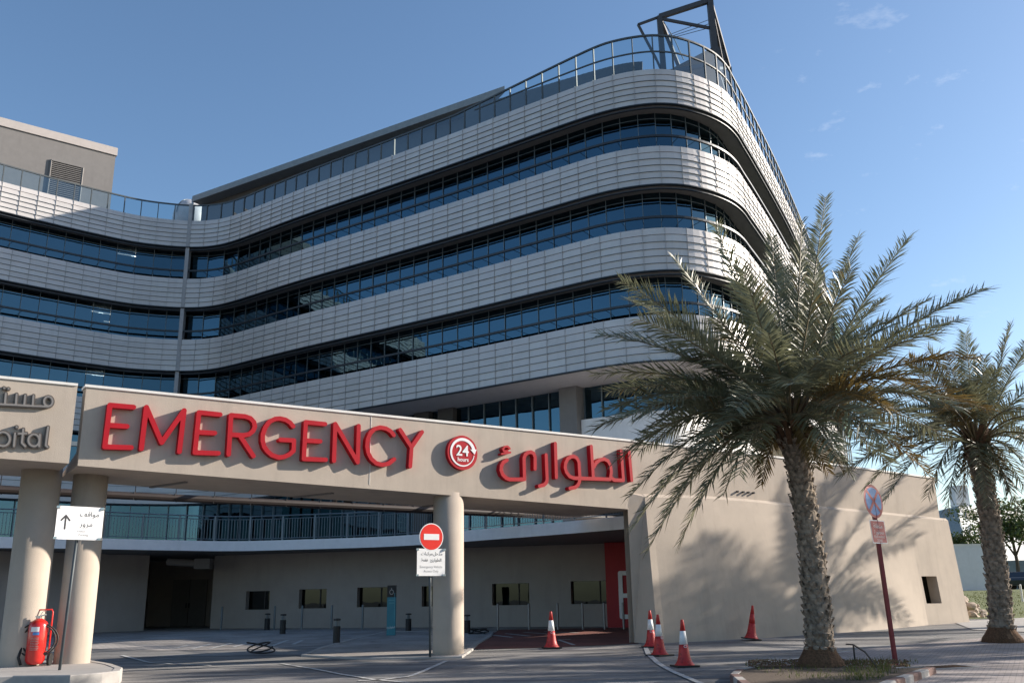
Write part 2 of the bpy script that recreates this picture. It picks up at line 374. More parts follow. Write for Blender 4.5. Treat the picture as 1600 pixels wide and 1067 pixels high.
for k in 'ABCD':
    zt,zb=TOP[k],BOT[k]; h=(zt-zb)/6
    mb=MB()
    for r in range(6):   # shingled aluminium rows, each tipping out over the one below
        za=zb+r*h; zc=za+h
        strip(mb,SF,[(-.02,za+.030),(.035,za+.004) if r else (.035,za),(.0,zc-.0)] if False else [(-.03,za+.022),(.03,za+.022),(.004,zc+.004)],'vary')
    part(mb,'cladding_band',['alu','alu_b','alu_c'],hosp)
    mb=MB()
    strip(mb,SF,[(-.03,zt),(-2.6,zt)]); strip(mb,SF,[(-.035,zb),(-.035,zt)])
    part(mb,'band_backing',['joint'],hosp)
    mb=MB()
    for s in SM:
        a,b=off(s,.05,zb-.02),off(s,.03,zt+.02); mb.bar(a,b,.012,.03,up=nrm_s(s))
        for r in range(1,6):
            p=off(s,.06,zb+r*h); mb.bar(p-Vector((0,0,.02)),p+Vector((0,0,.02)),.028,.035,up=nrm_s(s))
    part(mb,'cladding_rib',['rib'],hosp)
    # horizontal dark fins between the rows
    mb=MB()
    for r in range(1,5):
        z=zb+r*h; strip(mb,SF,[(.0,z-.002),(.055,z+.004),(.055,z+.014),(.0,z+.012)])
    part(mb,'louvre_fin',['steel'],hosp)
    # cornice below each band: two dark blades and the recessed soffit
    mb=MB()
    strip(mb,SF,[(-.02,zb-.0),(.13,zb-.0),(.13,zb-.05),(-.02,zb-.06)])
    if k!='D': strip(mb,SF,[(-.05,zb-.17),(.05,zb-.17),(.05,zb-.21),(-.05,zb-.22)])
    part(mb,'cornice',['alu_dark'],hosp)
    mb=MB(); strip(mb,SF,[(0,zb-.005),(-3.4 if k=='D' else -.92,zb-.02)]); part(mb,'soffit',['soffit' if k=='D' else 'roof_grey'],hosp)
mb=MB(); S2=[s for s in SF if abs(s-SEAM)<.3]
for k,(zt,zb) in enumerate([(TOP[q],BOT[q]) for q in 'ABCD']): pass
pass
mb.bar(off(SEAM,-.25,11.06),off(SEAM,-.25,26.0),.22,.62,up=nrm_s(SEAM))
part(mb,'corner_pier',['pier_grey'],hosp)
# ribbon windows
win=[('A','B'),('B','C'),('C','D')]
panes=[]
for hi,lo in win:
    z1,z0=BOT[hi],TOP[lo]-.30; zs=z0+.30+.56          # sunshade tube height above the band
    rb=bpy.data.objects.new('ribbon_window',None); COL.objects.link(rb); rb.parent=hosp
    mb=MB()
    for s in SM:
        mb.bar(off(s,-.78,z0),off(s,-.78,z1),.026,.05,up=nrm_s(s))
    strip(mb,SF,[(-.80,z1-.30),(-.76,z1-.30),(-.76,z1-.32),(-.80,z1-.32)])
    part(mb,'window_frame',['steel'],rb)
    mb=MB(); strip(mb,SF,[(-.15,zs+.05),(-.05,zs+.05),(-.05,zs-.05),(-.15,zs-.05)]); pass
    for s in SM: mb.bar(off(s,-.76,zs),off(s,-.1,zs),.014,.02); pass
    part(mb,'sunshade',['alu_dark'],rb)
    for a,b in zip(SM,SM[1:]):
        p,q=off(a,-.80,z0),off(b,-.80,z0); c=(p+q)/2; panes.append((c.length*(1 if c.x<12 else 3),a,b,z0,z1,rb))
    mb=MB()
    for a,b in zip(SM,SM[1:]):
        if rng.random()<.30:
            dz=rng.choice([.5,.8,1.1,1.9]); p,q=off(a+.05,-1.0,z1-dz),off(b-.05,-1.0,z1-dz); mb.quad(p,q,V((q.x,q.y,z1-.1)),V((p.x,p.y,z1-.1)))
    kind(part(mb,'window_blinds',['blind'],rb),'stuff')
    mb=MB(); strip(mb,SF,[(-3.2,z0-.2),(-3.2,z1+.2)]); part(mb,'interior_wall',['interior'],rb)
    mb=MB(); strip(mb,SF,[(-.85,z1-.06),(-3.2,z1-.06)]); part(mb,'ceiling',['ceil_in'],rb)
    mb=MB(); strip(mb,SF,[(-.85,z0-.2),(-3.2,z0-.2)]); part(mb,'floor_slab',['interior'],rb)
panes.sort(key=lambda t:t[0]); rest=MB()
def pane_mb(mb,a,b,z0,z1):
    g=math.radians(rng.uniform(-.25,.25)); e=.80+rng.uniform(-.004,.004)
    p,q=off(a+.02,-e,z0),off(b-.02,-e,z0); P,Q=off(a+.02,-e+g,z1-.03),off(b-.02,-e+g,z1-.03); mb.quad(p,q,Q,P)
for i,(d,a,b,z0,z1,rb) in enumerate(panes):
    if i<100: m_=MB(); pane_mb(m_,a,b,z0,z1); part(m_,'window_pane',['glazing'],rb)
    else: pane_mb(rest,a,b,z0,z1)
kind(part(rest,'window_pane',['glazing'],hosp),'stuff')
# lit strip lights seen through the left wing's windows
for x,y,z in [(197,405,22.7),(214,407,22.7),(148,491,18.7),(168,493,18.7),(172,516,18.2),(135,590,14.8),(152,591,14.8)]:
    r=atz(x,y,z); 
    mb=MB(); mb.bar(r+Vector((-.45,-.2,0)),r+Vector((.45,.2,0)),.10,.03); 
    p=r
    # push inside the glass
    s=min(SF,key=lambda q:(at_s(q)-Vector((r.x,r.y,0))).length); c=off(s,-1.6,z); t=(off(s+.5,-1.6,z)-off(s-.5,-1.6,z))
    mb=MB(); mb.bar(c-t*.45,c+t*.45,.12,.03); part(mb,'strip_light',['lamp'],hosp)
# roof deck and body behind
inner=[off(s,-3.2,0) for s in SF[::3]]
poly=[(p.x,p.y) for p in [off(s,-.4,0) for s in SF[::3]]]+[(5,95),(-45,75),(-60,50)]
mb=MB(); mb.prism(poly,24.3,24.62); part(mb,'roof',['roof_grey'],hosp)
poly=[(p.x,p.y) for p in inner]+[(5,95),(-45,75),(-60,50)]
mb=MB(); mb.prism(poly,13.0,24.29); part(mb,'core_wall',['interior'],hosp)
mb=MB(); a=off(S[-1],0,0); b=off(S[-1],-14,0)
mb.quad((a.x,a.y,11.06),(b.x,b.y,11.06),(b.x,b.y,24.83),(a.x,a.y,24.83)); part(mb,'end_wall',['alu'],hosp)
# ---- storey below the overhang
def lowmb(s1,s2,d,z0,z1,mb):
    st=[s for s in SF if s1<=s<=s2]; strip(mb,st,[(d,z0),(d,z1)])
sX=lambda X: min((s for s in SF if at_s(s).x<11.5 or X>11.5),key=lambda s:abs(at_s(s).x-X))
sL,sM1,sM2,sM3=0,sX(-13),sX(.9),sX(12.5)
e=[]
mb=MB()
for r in range(6):
    za=7.06+r*.333; strip(mb,[s for s in SF if s<=sM1],[(-.03,za+.022),(.03,za+.022),(.004,za+.337)])
strip(mb,[s for s in SF if s<=sM1],[(0,7.06),(-3,7.06)]); strip(mb,[s for s in SF if s<=sM1],[(0,9.06),(-3,9.06)])
part(mb,'cladding_band',['alu'],hosp)
mb=MB(); lowmb(sM2+.9,S[-1],-2.7,6.2,9.45,mb); strip(mb,[s for s in SF if s>=sM2+.9],[(-2.7,9.45),(-3.3,9.45)]); part(mb,'cladding_band',['slab_white'],hosp)
mb=MB(); lowmb(0,sM1,-.5,9.0,11.06,mb); lowmb(0,sM1,-.6,3.9,7.1,mb); lowmb(sM1,sM2,-3.0,3.9,11.1,mb); lowmb(sM2+.9,sM3,-3.1,9.4,11.1,mb)
mb.quad(off(sM1,-.6,3.9),off(sM1,-3.0,3.9),off(sM1,-3.0,11.1),off(sM1,-.6,11.1))
part(mb,'curtain_wall',['glazing'],hosp)
mb=MB()
for s in SM:
    if s<sM1: mb.bar(off(s,-.46,9.0),off(s,-.46,11.06),.05,.1,up=nrm_s(s)); mb.bar(off(s,-.55,3.9),off(s,-.55,7.1),.05,.1,up=nrm_s(s))
    elif s<sM2: mb.bar(off(s,-2.96,3.9),off(s,-2.96,11.1),.05,.1,up=nrm_s(s))
    elif s<sM3: mb.bar(off(s,-3.06,9.4),off(s,-3.06,11.1),.05,.1,up=nrm_s(s))
part(mb,'mullion',['steel'],hosp)
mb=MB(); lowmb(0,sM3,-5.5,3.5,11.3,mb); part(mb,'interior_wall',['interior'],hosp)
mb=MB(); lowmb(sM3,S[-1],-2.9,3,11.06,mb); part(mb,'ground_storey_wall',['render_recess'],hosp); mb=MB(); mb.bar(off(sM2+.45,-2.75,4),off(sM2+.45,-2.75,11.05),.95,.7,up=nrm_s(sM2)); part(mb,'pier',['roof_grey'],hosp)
for xx in (-5.1,-6.4): 
    s=sX(xx); mb=MB(); mb.bar(off(s,-2.85,4),off(s,-2.85,11.04),1.0,.4,up=nrm_s(s)); part(mb,'pier',['penth'],hosp)
# ---- glass parapet with steel rails, taller round the corner
sT=sX(-3.0)
def railz(s):
    return 25.95+ (.75*min(max((s-sT)/9.0,0),1))
par=bpy.data.objects.new('parapet_screen',None); COL.objects.link(par); par.parent=hosp
mb=MB()
for i in range(len(SF)-1):
    a,b=SF[i],SF[i+1]
    mb.bar(off(a,-.15,railz(a)),off(b,-.15,railz(b)),.09,.08)
    if b>sT+1.5:
        f=lambda s: railz(s)-.15-.70*min((s-sT)/9,1)
        mb.bar(off(a,-.15,f(a)),off(b,-.15,f(b)),.06,.06)
part(mb,'handrail',['rail_steel'],par)
ps=sorted(SM,key=lambda s:at_s(s).length)
for s in ps[:99]: mb=MB(); mb.bar(off(s,-.15,24.6),off(s,-.15,railz(s)),.05,.09,up=nrm_s(s)); part(mb,'post',['rail_steel'],par)
mb=MB()
for s in ps[99:]: mb.bar(off(s,-.15,24.6),off(s,-.15,railz(s)),.05,.09,up=nrm_s(s))
kind(part(mb,'post',['rail_steel'],par),'stuff')
mb=MB()
for a,b in zip(SM,SM[1:]): mb.quad(off(a+.03,-.15,24.75),off(b-.03,-.15,24.75),off(b-.03,-.15,railz(b)-.05),off(a+.03,-.15,railz(a)-.05))
part(mb,'glass_panel',['rail_glass'],par)
# ---- rooftop
ph=thing('rooftop_penthouse','long dark penthouse with a thin flat roof edge on the main roof','penthouse')
a0,a1=Vector((-23.1,61.9,0)),Vector((-0.2,47.5,0)); t=(a1-a0).normalized(); n=Vector((t.y,-t.x,0))
mb=MB(); q=[a0-n*.9,a1-n*.9,a1-n*.9+V((-6,11,0)),a0-n*12]; mb.prism([(v.x,v.y) for v in q],24.62,29.55); part(mb,'wall',['penth'],ph)
mb=MB(); q=[a0,a1,a1+V((-6.5,12,0)),a0-n*13]; mb.prism([(v.x,v.y) for v in q],29.56,30.0); part(mb,'roof',['roof_edge'],ph)
cw=thing('rooftop_screen_wall','low dark curved screen wall behind the glass parapet at the roof corner','wall')
mb=MB()
pts=[(s,off(s,-2.6,0)) for s in SF if sX(-4)<=s<=sX(6.2)]
for (s1,p),(s2,q) in zip(pts,pts[1:]):
    z1=28.0-.11*(p.x+4); z2=28.0-.11*(q.x+4)
    mb.bar((p.x,p.y,(24.62+z1)/2),(q.x,q.y,(24.62+z2)/2),.15,z1-24.62)
part(mb,'screen_panel',['penth'],cw)
rb=thing('rooftop_plant_room','grey rendered rooftop plant room with a pale parapet above the left wing','plant room')
b1=atz(182,232,31); b0=atz(-60,168,31); t=(b1-b0); t.z=0; t.normalize(); n=Vector((t.y,-t.x,0)); b0=b1-t*14
mb=MB(); q=[b0,b1,b1-n*9,b0-n*9]; mb.prism([(v.x,v.y) for v in q],24.62,30.45); part(mb,'wall',['roof_grey'],rb)
mb=MB(); q=[b0+n*.08,b1+n*.08+t*.08,b1-n*9+t*.08,b0-n*9]; mb.prism([(v.x,v.y) for v in q],30.45,31.0); part(mb,'parapet',['soffit'],rb)
def onp(x,y,P=b0,Q=b1): return atpl(x,y,(P.x,P.y),(Q.x,Q.y))
l0,l1=onp(78,265),onp(127,283); zt=onp(78,250).z; zb=27.2
mb=MB(); 
c0,c1=l0.copy(),l1.copy()
mb.bar((c0.x,c0.y,zt)+n*0 if False else Vector((c0.x,c0.y,zt))+n*.05,Vector((c1.x,c1.y,zt))+n*.05,.12,.1); mb.bar(Vector((c1.x,c1.y,zt))+n*.05,Vector((c1.x,c1.y,25.5))+n*.05,.1,.1); mb.bar(Vector((c0.x,c0.y,zt))+n*.05,Vector((c0.x,c0.y,25.5))+n*.05,.1,.1)
z=25.6
while z<zt-.1:
    mb.bar(Vector((c0.x,c0.y,z))+n*.05,Vector((c1.x,c1.y,z+.0))+n*.05,.07,.05); z+=.13
part(mb,'louvre_vent',['roof_grey'],rb)
mb=MB(); mb.quad(Vector((c0.x,c0.y,25.5))+n*.012,Vector((c1.x,c1.y,25.5))+n*.012,Vector((c1.x,c1.y,zt))+n*.012,Vector((c0.x,c0.y,zt))+n*.012); part(mb,'vent_opening',['joint'],rb)
# maroon hoarding + white dome seen past the concave corner
c=atY(300,330,64); hd=thing('rooftop_hoarding','dark maroon hoarding behind the parapet beside the penthouse','hoarding')
mb=MB(); p,q=atY(240,338,63),atY(372,338,63); mb.box(((p.x+q.x)/2,63,25.6),(q.x-p.x,.15,2.1)); part(mb,'panel',['maroon_hoard'],hd)
mb=MB()
for k in range(8): mb.bar((p.x+(q.x-p.x)*k/7,63.15,24.62),(p.x+(q.x-p.x)*k/7,63.15,26.7),.08)
part(mb,'post',['steel'],hd)
dm=thing('rooftop_dome','small white dome tent on the roof beside the penthouse end','dome')
c=atY(297,334,66); mb=MB(); prof=[(1.25*math.cos(a),1.4*math.sin(a)) for a in [k*math.pi/2/8 for k in range(9)]]; prof=[(1.25,-2.2)]+prof[:-1]+[(.02,1.4)]
mb.lathe(prof,(c.x,c.y,c.z-.3),20); part(mb,'shell',['dome_white'],dm,True)
mb=MB()
for k in range(6):
    a=k*math.pi/3; mb.tube([(c.x+1.27*math.cos(b)*math.cos(a),c.y+1.27*math.cos(b)*math.sin(a),c.z-.3+1.42*math.sin(b)) for b in [j*math.pi/2/6 for j in range(7)]],.03,5)
part(mb,'rib',['steel'],dm)
# steel frame on the corner roof
fr=thing('rooftop_steel_frame','open dark steel frame with a tilted canopy panel standing on the roof corner','steel frame')
V=Vector
p1=V((8.11,42.5,24.62)); p2=V((10.85,42.5,24.62)); T1=V((8.05,42.5,30.95)); T2=V((10.78,42.5,31.9)); L_=V((6.9,42.5,30.5))
d=V((.385,1.0,0)).normalized(); 
mb=MB(); mb.bar(p1,T1,.26,.26); part(mb,'post',['metal_roof'],fr)
mb=MB(); mb.bar(p2,T2,.30,.30); part(mb,'post',['metal_roof'],fr)
p3=p2+d*6.5; T3=T2+d*6.5-V((0,0,.3)); p4=p1+d*6.5; T4=T1+d*6.5
mb=MB(); mb.bar(p3,T3,.26,.26); part(mb,'post',['metal_roof'],fr)
mb=MB(); mb.bar(p4,T4,.26,.26); part(mb,'post',['metal_roof'],fr)
mb=MB(); mb.bar(T1,T2,.22,.25); mb.bar(T1-V((0,0,.1)),T2+V((0,0,-1.7)),.12,.14); mb.bar(L_,T1,.10,.12); mb.bar(L_,V((7.75,42.5,28.4)),.10,.12); mb.bar(V((7.75,42.5,28.4)),V((8.1,42.5,27.4)),.1,.1)
mb.bar(T2,T3,.24,.26); mb.bar(T1,T4,.2,.2); mb.bar(T3,T4,.2,.2); mb.bar(p2+V((0,0,3.2)),p3+V((0,0,3.0)),.18,.18); mb.bar(T2,p3+V((0,0,3.0)),.16,.16); mb.bar(p2+V((0,0,3.2)),T3,.14,.14)
mb.bar(p1+V((0,0,3)),p2+V((0,0,3.5)),.16,.2)
for k in range(7):
    u=k/6; mb.bar(T2.lerp(T3,u),(p2+V((0,0,3.2))).lerp(p3+V((0,0,3.0)),u),.1,.1)
part(mb,'beam',['metal_roof'],fr)
mb=MB(); q=[p2+V((-2.2,0,3.2)),p2+V((0,0,4.4)),p3+V((0,0,3.6)),p3+V((-2.2,0,2.6))]
mb.add(q+[v+V((0,0,.12)) for v in q],[(3,2,1,0),(4,5,6,7),(0,1,5,4),(1,2,6,5),(2,3,7,6),(3,0,4,7)]); part(mb,'canopy_panel',['penth'],fr)
mb=MB()
for k in range(3): mb.bar(p1+V((.3*k,.2,5.2)),T2+V((0,.2,-1-.25*k)),.025)
mb.tube([T1+V((.2,0,-.3)),V((8.8,42.6,29.6)),V((9.2,42.7,28.5))],.03,5); part(mb,'cable',['steel'],fr)
# machines on the far right roof edge
mt=thing('roof_crane_arm','small grey cleaning cradle arm on the right roof edge above the big palm','cradle arm')
b=off(sX(16.9),-.6,24.62); mb=MB(); mb.bar(b,b+V((0,0,2.6)),.25); mb.bar(b+V((0,0,2.6)),b+V((-1.2,-.2,2.7)),.5,.45); part(mb,'jib',['steel'],mt)
mb=MB(); mb.box(b+V((0,0,.15)),(1,1,.3)); part(mb,'base',['metal_roof'],mt)
# green debris netting at the back edge of the right facade
nt_=thing('debris_netting','hanging green debris netting on scaffold tubes at the far end of the right facade','netting')
mb=MB(); e0=off(S[-1]-5,.15,0); e1=off(S[-1]-.1,.15,0); N_=nrm_s(S[-1]-3)
for k in range(14):
    for j in range(16):
        f=lambda a,b_: V(((e0.x+(e1.x-e0.x)*a)+N_.x*(.35+.12*math.sin(a*17+b_*9)),(e0.y+(e1.y-e0.y)*a)+N_.y*(.35+.12*math.sin(a*17+b_*9)),13+9*b_))
        a,b2=k/14,j/16
        if rng.random()<.9: mb.quad(f(a,b2),f(a+1/14,b2),f(a+1/14,b2+1/16),f(a,b2+1/16))
part(mb,'net',['net_green'],nt_)
mb=MB()
for k in range(4):
    q=e0.lerp(e1,k/3)+N_*.2; mb.tube([(q.x,q.y,10.9),(q.x,q.y,23)],.05,6)
for z in (13,16,19,22): mb.tube([(e0.x+N_.x*.2,e0.y+N_.y*.2,z),(e1.x+N_.x*.2,e1.y+N_.y*.2,z)],.05,6)
part(mb,'scaffold_tube',['steel'],nt_)
# ------------------------------------------------------------------ entrance canopy
A=(-9.8,20.6); B=(3.2,29.1); T=V((B[0]-A[0],B[1]-A[1],0)).normalized(); N=V((T.y,-T.x,0))     # N faces the road
def FP(x,y): return atpl(x,y,A,B)
def fr_(P0,T=T,N=N): return lambda u,v,d:V((P0[0]+T.x*u+N.x*d,P0[1]+T.y*u+N.y*d,v))
FU=fr_((A[0],A[1]))
def uv(x,y):
    p=FP(x,y); return ((p.x-A[0])*T.x+(p.y-A[1])*T.y, p.z)
uL=uv(130,650)[0]; zbL,zbR=4.56,4.17; uR=uv(984,795)[0]
zb_at=lambda u: zbL+(zbR-zbL)*(u-uL)/(uR-uL)
can=thing('entrance_canopy','long beige rendered canopy beam on round columns carrying the red lettering','canopy')
TH=3.0
def beam(u0,u1,zt0,zt1,zb0,zb1,name='beam',root=None,thick=.45):
    mb=MB(); vs=[FU(u0,zb0,0),FU(u1,zb1,0),FU(u1,zt1,0),FU(u0,zt0,0),FU(u0,zb0,-TH),FU(u1,zb1,-TH),FU(u1,zb1+.02,-TH),FU(u0,zb0+.02,-TH),FU(u1,zt1,-thick),FU(u0,zt0,-thick),FU(u1,zb1+.35,-thick),FU(u0,zb0+.35,-thick)]
    mb.add(vs,[(0,1,2,3),(4,5,1,0),(5,4,7,6),(6,7,11,10),(10,11,9,8),(3,2,8,9),(1,5,6,10,8,2),(0,3,9,11,7,4)]); part(mb,name,['render'],root)
    mb=MB(); k=.03
    vs=[FU(u0-k,zt0,k),FU(u1,zt1,k),FU(u1,zt1+.06,k),FU(u0-k,zt0+.06,k),FU(u0-k,zt0,-thick-k),FU(u1,zt1,-thick-k),FU(u1,zt1+.06,-thick-k),FU(u0-k,zt0+.06,-thick-k)]
    mb.add(vs,[(0,1,2,3),(3,2,6,7),(5,4,7,6),(1,5,6,2),(0,3,7,4),(0,4,5,1)]); part(mb,'coping',['cap'],root)
beam(uL,uR+.2,6.36,6.33,zbL,zbR,root=can)
ls=thing('hospital_sign_beam','shorter beige beam at the far left carrying the dark bronze hospital lettering','canopy')
uE=uv(116,650)[0]; beam(uE-9,uE,6.36,6.36,4.75,4.60,root=ls)
# drip channels under the beam
mb=MB()
for px,py,qx,qy in [(303,750,281,766),(541,761,512,778),(757,774,727,785)]:
    a=atz(px,py,4.40); b=atz(qx,qy,4.40); 
for u in (uL+2.2,uL+6.1,uL+10.2):
    pass
for u in (uL+2.2,uL+6.1,uL+10.2):
    mb=MB(); mb.bar(FU(u+.5,zb_at(u+.5)-.0,-1.3),FU(u,zb_at(u)+.0,-TH+.1),.09,.08); part(mb,'drip_channel',['roof_grey'],can)
# small joint line in the fascia
mb=MB(); u=uv(579,690)[0]; mb.bar(FU(u,4.5,.004),FU(u,6.33,.004),.012,.01,up=N); part(mb,'movement_joint',['cap'],can)
def column(x0,x1,yb,setback,zbase,root,name='column',fixedR=None):
    # column axis from its base pixels
    pass
def col_at(cx,cy,r,z0,z1,root):
    mb=MB(); prof=[(r,z0),(r,z0+.3),(r,z1)]; mb.lathe(prof,(cx,cy,0),48); o=part(mb,'column',['render'],root,False)
    for p in o.data.polygons: p.use_smooth=len(p.vertices)==4
    return o
IS=.16     # island height above the road
def colpos(xl,xr,Y):
    a,b=atY(xl,900,Y),atY(xr,900,Y); return (a.x+b.x)/2,(b.x-a.x)/2/1.02
cx,r=colpos(674,724,25.9); col_at(cx,25.9+r*0.9,r,0,4.42,can)
cx2,r2=colpos(85,143.5,21.9); col_at(cx2,21.9+r2*.9,r2*.92,0,4.62,can)
cx3,r3=colpos(-2,65,21.3); col_at(cx3,21.3+r3*.9,r3*.92,0,4.72,ls)
# ---- EMERGENCY letters
def U(pts): return [uv(*p) for p in pts]
Lw=.112
em=thing('emergency_lettering','big red raised letters spelling EMERGENCY along the beige canopy beam','sign')
letters=[
 ([[(206.3,637.9),(169.7,634.7),(161.6,699.4),(202.5,700.6)],[(166,665.6),(196,667.8)]]),
 ([[(218.4,702.2),(226.3,637.9),(250,692.8),(285,643),(277.5,706.9)]]),
 ([[(340.9,649.3),(308.1,645.9),(301.6,708.3),(338.1,709.3)],[(304.6,676.5),(332.5,678)]]),
 ([[(354,711),(357.8,650.25),(379.4,652.1),(388,655),(393.5,661),(394.8,668),(392,675),(386,679.8),(377,681.5),(357,680.6)],[(371.9,682.5),(392.5,713.6)]]),
 ([[(454.4,667.5),(449.5,661.5),(442.5,657.3),(433.75,655.3),(426.5,656),(418,660),(411,669.4),(407.2,680),(406.9,690),(409.4,699.4),(414,706),(421,712),(431.9,715.9),(440,715),(448,711.5),(455,705.5),(455.6,689.4),(434.7,688.4)]]),
 ([[(504.1,664),(474.1,660.9),(470.8,718.1),(505,719.3)],[(472.2,689.3),(496.6,690.8)]]),
 ([[(517.75,721),(520,663.75),(554.8,723.2),(556.4,666.8)]]),
 ([[(611,681),(606,674.8),(598.5,670.6),(589.7,669.1),(581,671.5),(574.5,678),(570.3,688),(569.3,699),(571.5,709.5),(576,718),(583.5,724.6),(593,727.2),(603,725.3),(611.5,718.6)]]),
 ([[(621,672.8),(638.6,699.9),(655,676.25)],[(638.6,699.9),(636.6,729.5)]])]
for L in letters:
    m_=glyph([U(s) for s in L],Lw,.014,.18,FU); part(m_,'letter',['red_letter'],em)
# Arabic word
Z=lambda pts:[(760+.1875*a,640+.1875*b) for a,b in pts]
ar=thing('arabic_emergency_lettering','red raised Arabic word on the right end of the canopy beam','sign')
arab=[
 [[(145,425),(115,443),(98,475),(95,508),(108,545),(135,572),(165,585),(290,584),(286,410),(298,380),(320,362),(345,358),(366,370),(378,398),(378,497)]],
 [[(470,383),(478,585),(472,612),(450,632),(415,640)]],
 [[(547,288),(555,568)]],
 [[(1000,584),(700,574),(665,560),(640,528),(628,490),(632,450),(650,415),(675,397),(700,394),(725,408),(742,440),(750,560),(748,600),(735,632),(710,652),(668,659)],[(846,312),(862,578)],[(868,480),(888,445),(920,422),(955,416),(985,432),(1005,470),(1012,520),(1006,566),(1035,590),(1112,592),(1095,347)]],
 [[(1160,350),(1182,592)]]]
for L in arab:
    m_=glyph([U(Z(s)) for s in L],.110,.014,.18,FU); part(m_,'letter',['red_letter'],ar)
m_=glyph([U(Z([(168,330),(150,312),(125,316),(112,335),(120,352),(150,350)])),U(Z([(102,374),(172,362)]))],.06,.010,.18,FU); part(m_,'hamza',['red_letter'],ar)
# 24 hours roundel
rd=thing('hours_roundel','round red 24 hours disc between the English and Arabic lettering','sign')
cu,cv=uv(719,708); rr=.485
m_=glyph([],.01,.02,.14,FU,discs=[(cu,cv,rr)]); part(m_,'disc',['red_letter'],rd)
arc=[(cu+.375*math.cos(a),cv+.375*math.sin(a)) for a in [R(20)+R(330)*k/40 for k in range(41)]]
F2=lambda u,v,d:FU(u,v,.14+d)
m_=glyph([arc],[(.095,.018)],.008,.01,F2); part(m_,'ring',['white_paint'],rd)
m_=MB(); c_=(cu+.365,cv+.07); m_.add([F2(c_[0]-.12,c_[1]+.035,.014),F2(c_[0]+.02,c_[1]-.10,.014),F2(c_[0]+.09,c_[1]+.05,.014)],[(0,1,2)]); part(m_,'arrowhead',['white_paint'],rd)
def Ft(cu,cv,dd): return lambda u,v,d:FU(cu+u,cv+v,dd+d)
part(text_mesh('24',.42,Ft(cu-.01,cv+.04,.14),.012,bold=.006),'numeral',['white_paint'],rd)
part(text_mesh('hours',.155,Ft(cu+.01,cv-.20,.14),.012,bold=.003),'word',['white_paint'],rd)
# bronze lettering, left beam
Z0=lambda pts:[(0+.1875*a,570+.1875*b) for a,b in pts]
br=thing('hospital_lettering','dark bronze raised Arabic and English hospital lettering on the left beam','sign')
circ=lambda cx,cy,rx,ry,n=20,a0=0,a1=360:[(cx+rx*math.cos(R(a0+(a1-a0)*k/n)),cy+ry*math.sin(R(a0+(a1-a0)*k/n))) for k in range(n+1)]
for nm,L in [('letter',[circ(20,622,58,58),[(-38,622),(-45,760)]]),('letter',[[(122,575),(112,682)],[(134,520),(136,523)]]),('letter',[[(190,540),(178,655),(205,682)],[(150,577),(215,575)]]),('letter',[circ(278,632,46,50),[(328,585),(322,682)]]),('letter',[[(396,522),(376,675),(392,688)]]),
  ('letter',[circ(398,310,36,40),[(395,352),(270,348),(200,344),(130,340),(40,335),(-60,330),(-160,325),(-200,290)],[(275,262),(268,345)],[(206,258),(198,342)],[(135,250),(128,338)],[(45,245),(38,332)]]),('letter',[[(30,197),(33,199)],[(66,203),(69,205)]])]:
    m_=glyph([U(Z0(s)) for s in L],.085,.014,.08,FU); part(m_,nm,['bronze'],br)
    m_=glyph([U(Z0(s)) for s in L],.038,.012,.012,lambda u,v,d:FU(u,v,.08+d)); part(m_,'letter_face',['roof_grey'],br)
# ------------------------------------------------------------------ right-hand wall
wl=thing('concrete_boundary_wall','tall beige rendered wall with a battered lower part, right of the canopy','wall')
ptop=[FP(984,690),FP(1180,710),FP(1330,729.7),FP(1467,750)]
gro=[(1016,776),(1062,777),(1101,778),(1167,782.8),(1232,789.4),(1329,798),(1400,805),(1468,812)]
gpt=[FP(*q) for q in gro]
uu=lambda p:(p.x-A[0])*T.x+(p.y-A[1])*T.y
us=[uu(p) for p in gpt]; zg=[p.z for p in gpt]
u_l=uv(990,800)[0]; u_r=uv(1467,800)[0]
def interp(x,X,Yv):
    if x<=X[0]: return Yv[0]
    for i in range(len(X)-1):
        if x<=X[i+1]: return Yv[i]+(Yv[i+1]-Yv[i])*(x-X[i])/(X[i+1]-X[i])
    return Yv[-1]
zgf=lambda u:interp(u,us,zg)
tu=[uu(p) for p in ptop]; tz=[6.33,6.28,6.16,6.0]
mb=MB(); st=[u_l+(u_r-u_l)*k/24 for k in range(25)]
for a,b in zip(st,st[1:]): mb.quad(FU(a,zgf(a),0),FU(b,zgf(b),0),FU(b,interp(b,tu,tz),0),FU(a,interp(a,tu,tz),0))
mb.quad(FU(u_r,zgf(u_r)-.2,0),FU(u_r,zgf(u_r)-.2,-6),FU(u_r,6,-6),FU(u_r,6,0))
mb.quad(FU(u_l,6.33,-.5),FU(u_r,6.0,-.5),FU(u_r,0,-.5),FU(u_l,0,-.5))
part(mb,'upper_wall',['render'],wl)
mb=MB()
for a,b in zip(st,st[1:]):
    za,zb_=interp(a,tu,tz),interp(b,tu,tz); vs=[FU(a,za,.03),FU(b,zb_,.03),FU(b,zb_+.06,.03),FU(a,za+.06,.03),FU(a,za,-.5),FU(b,zb_,-.5),FU(b,zb_+.06,-.5),FU(a,za+.06,-.5)]
    mb.add(vs,[(0,1,2,3),(3,2,6,7),(5,4,7,6),(0,4,5,1)])
part(mb,'coping',['cap'],wl)
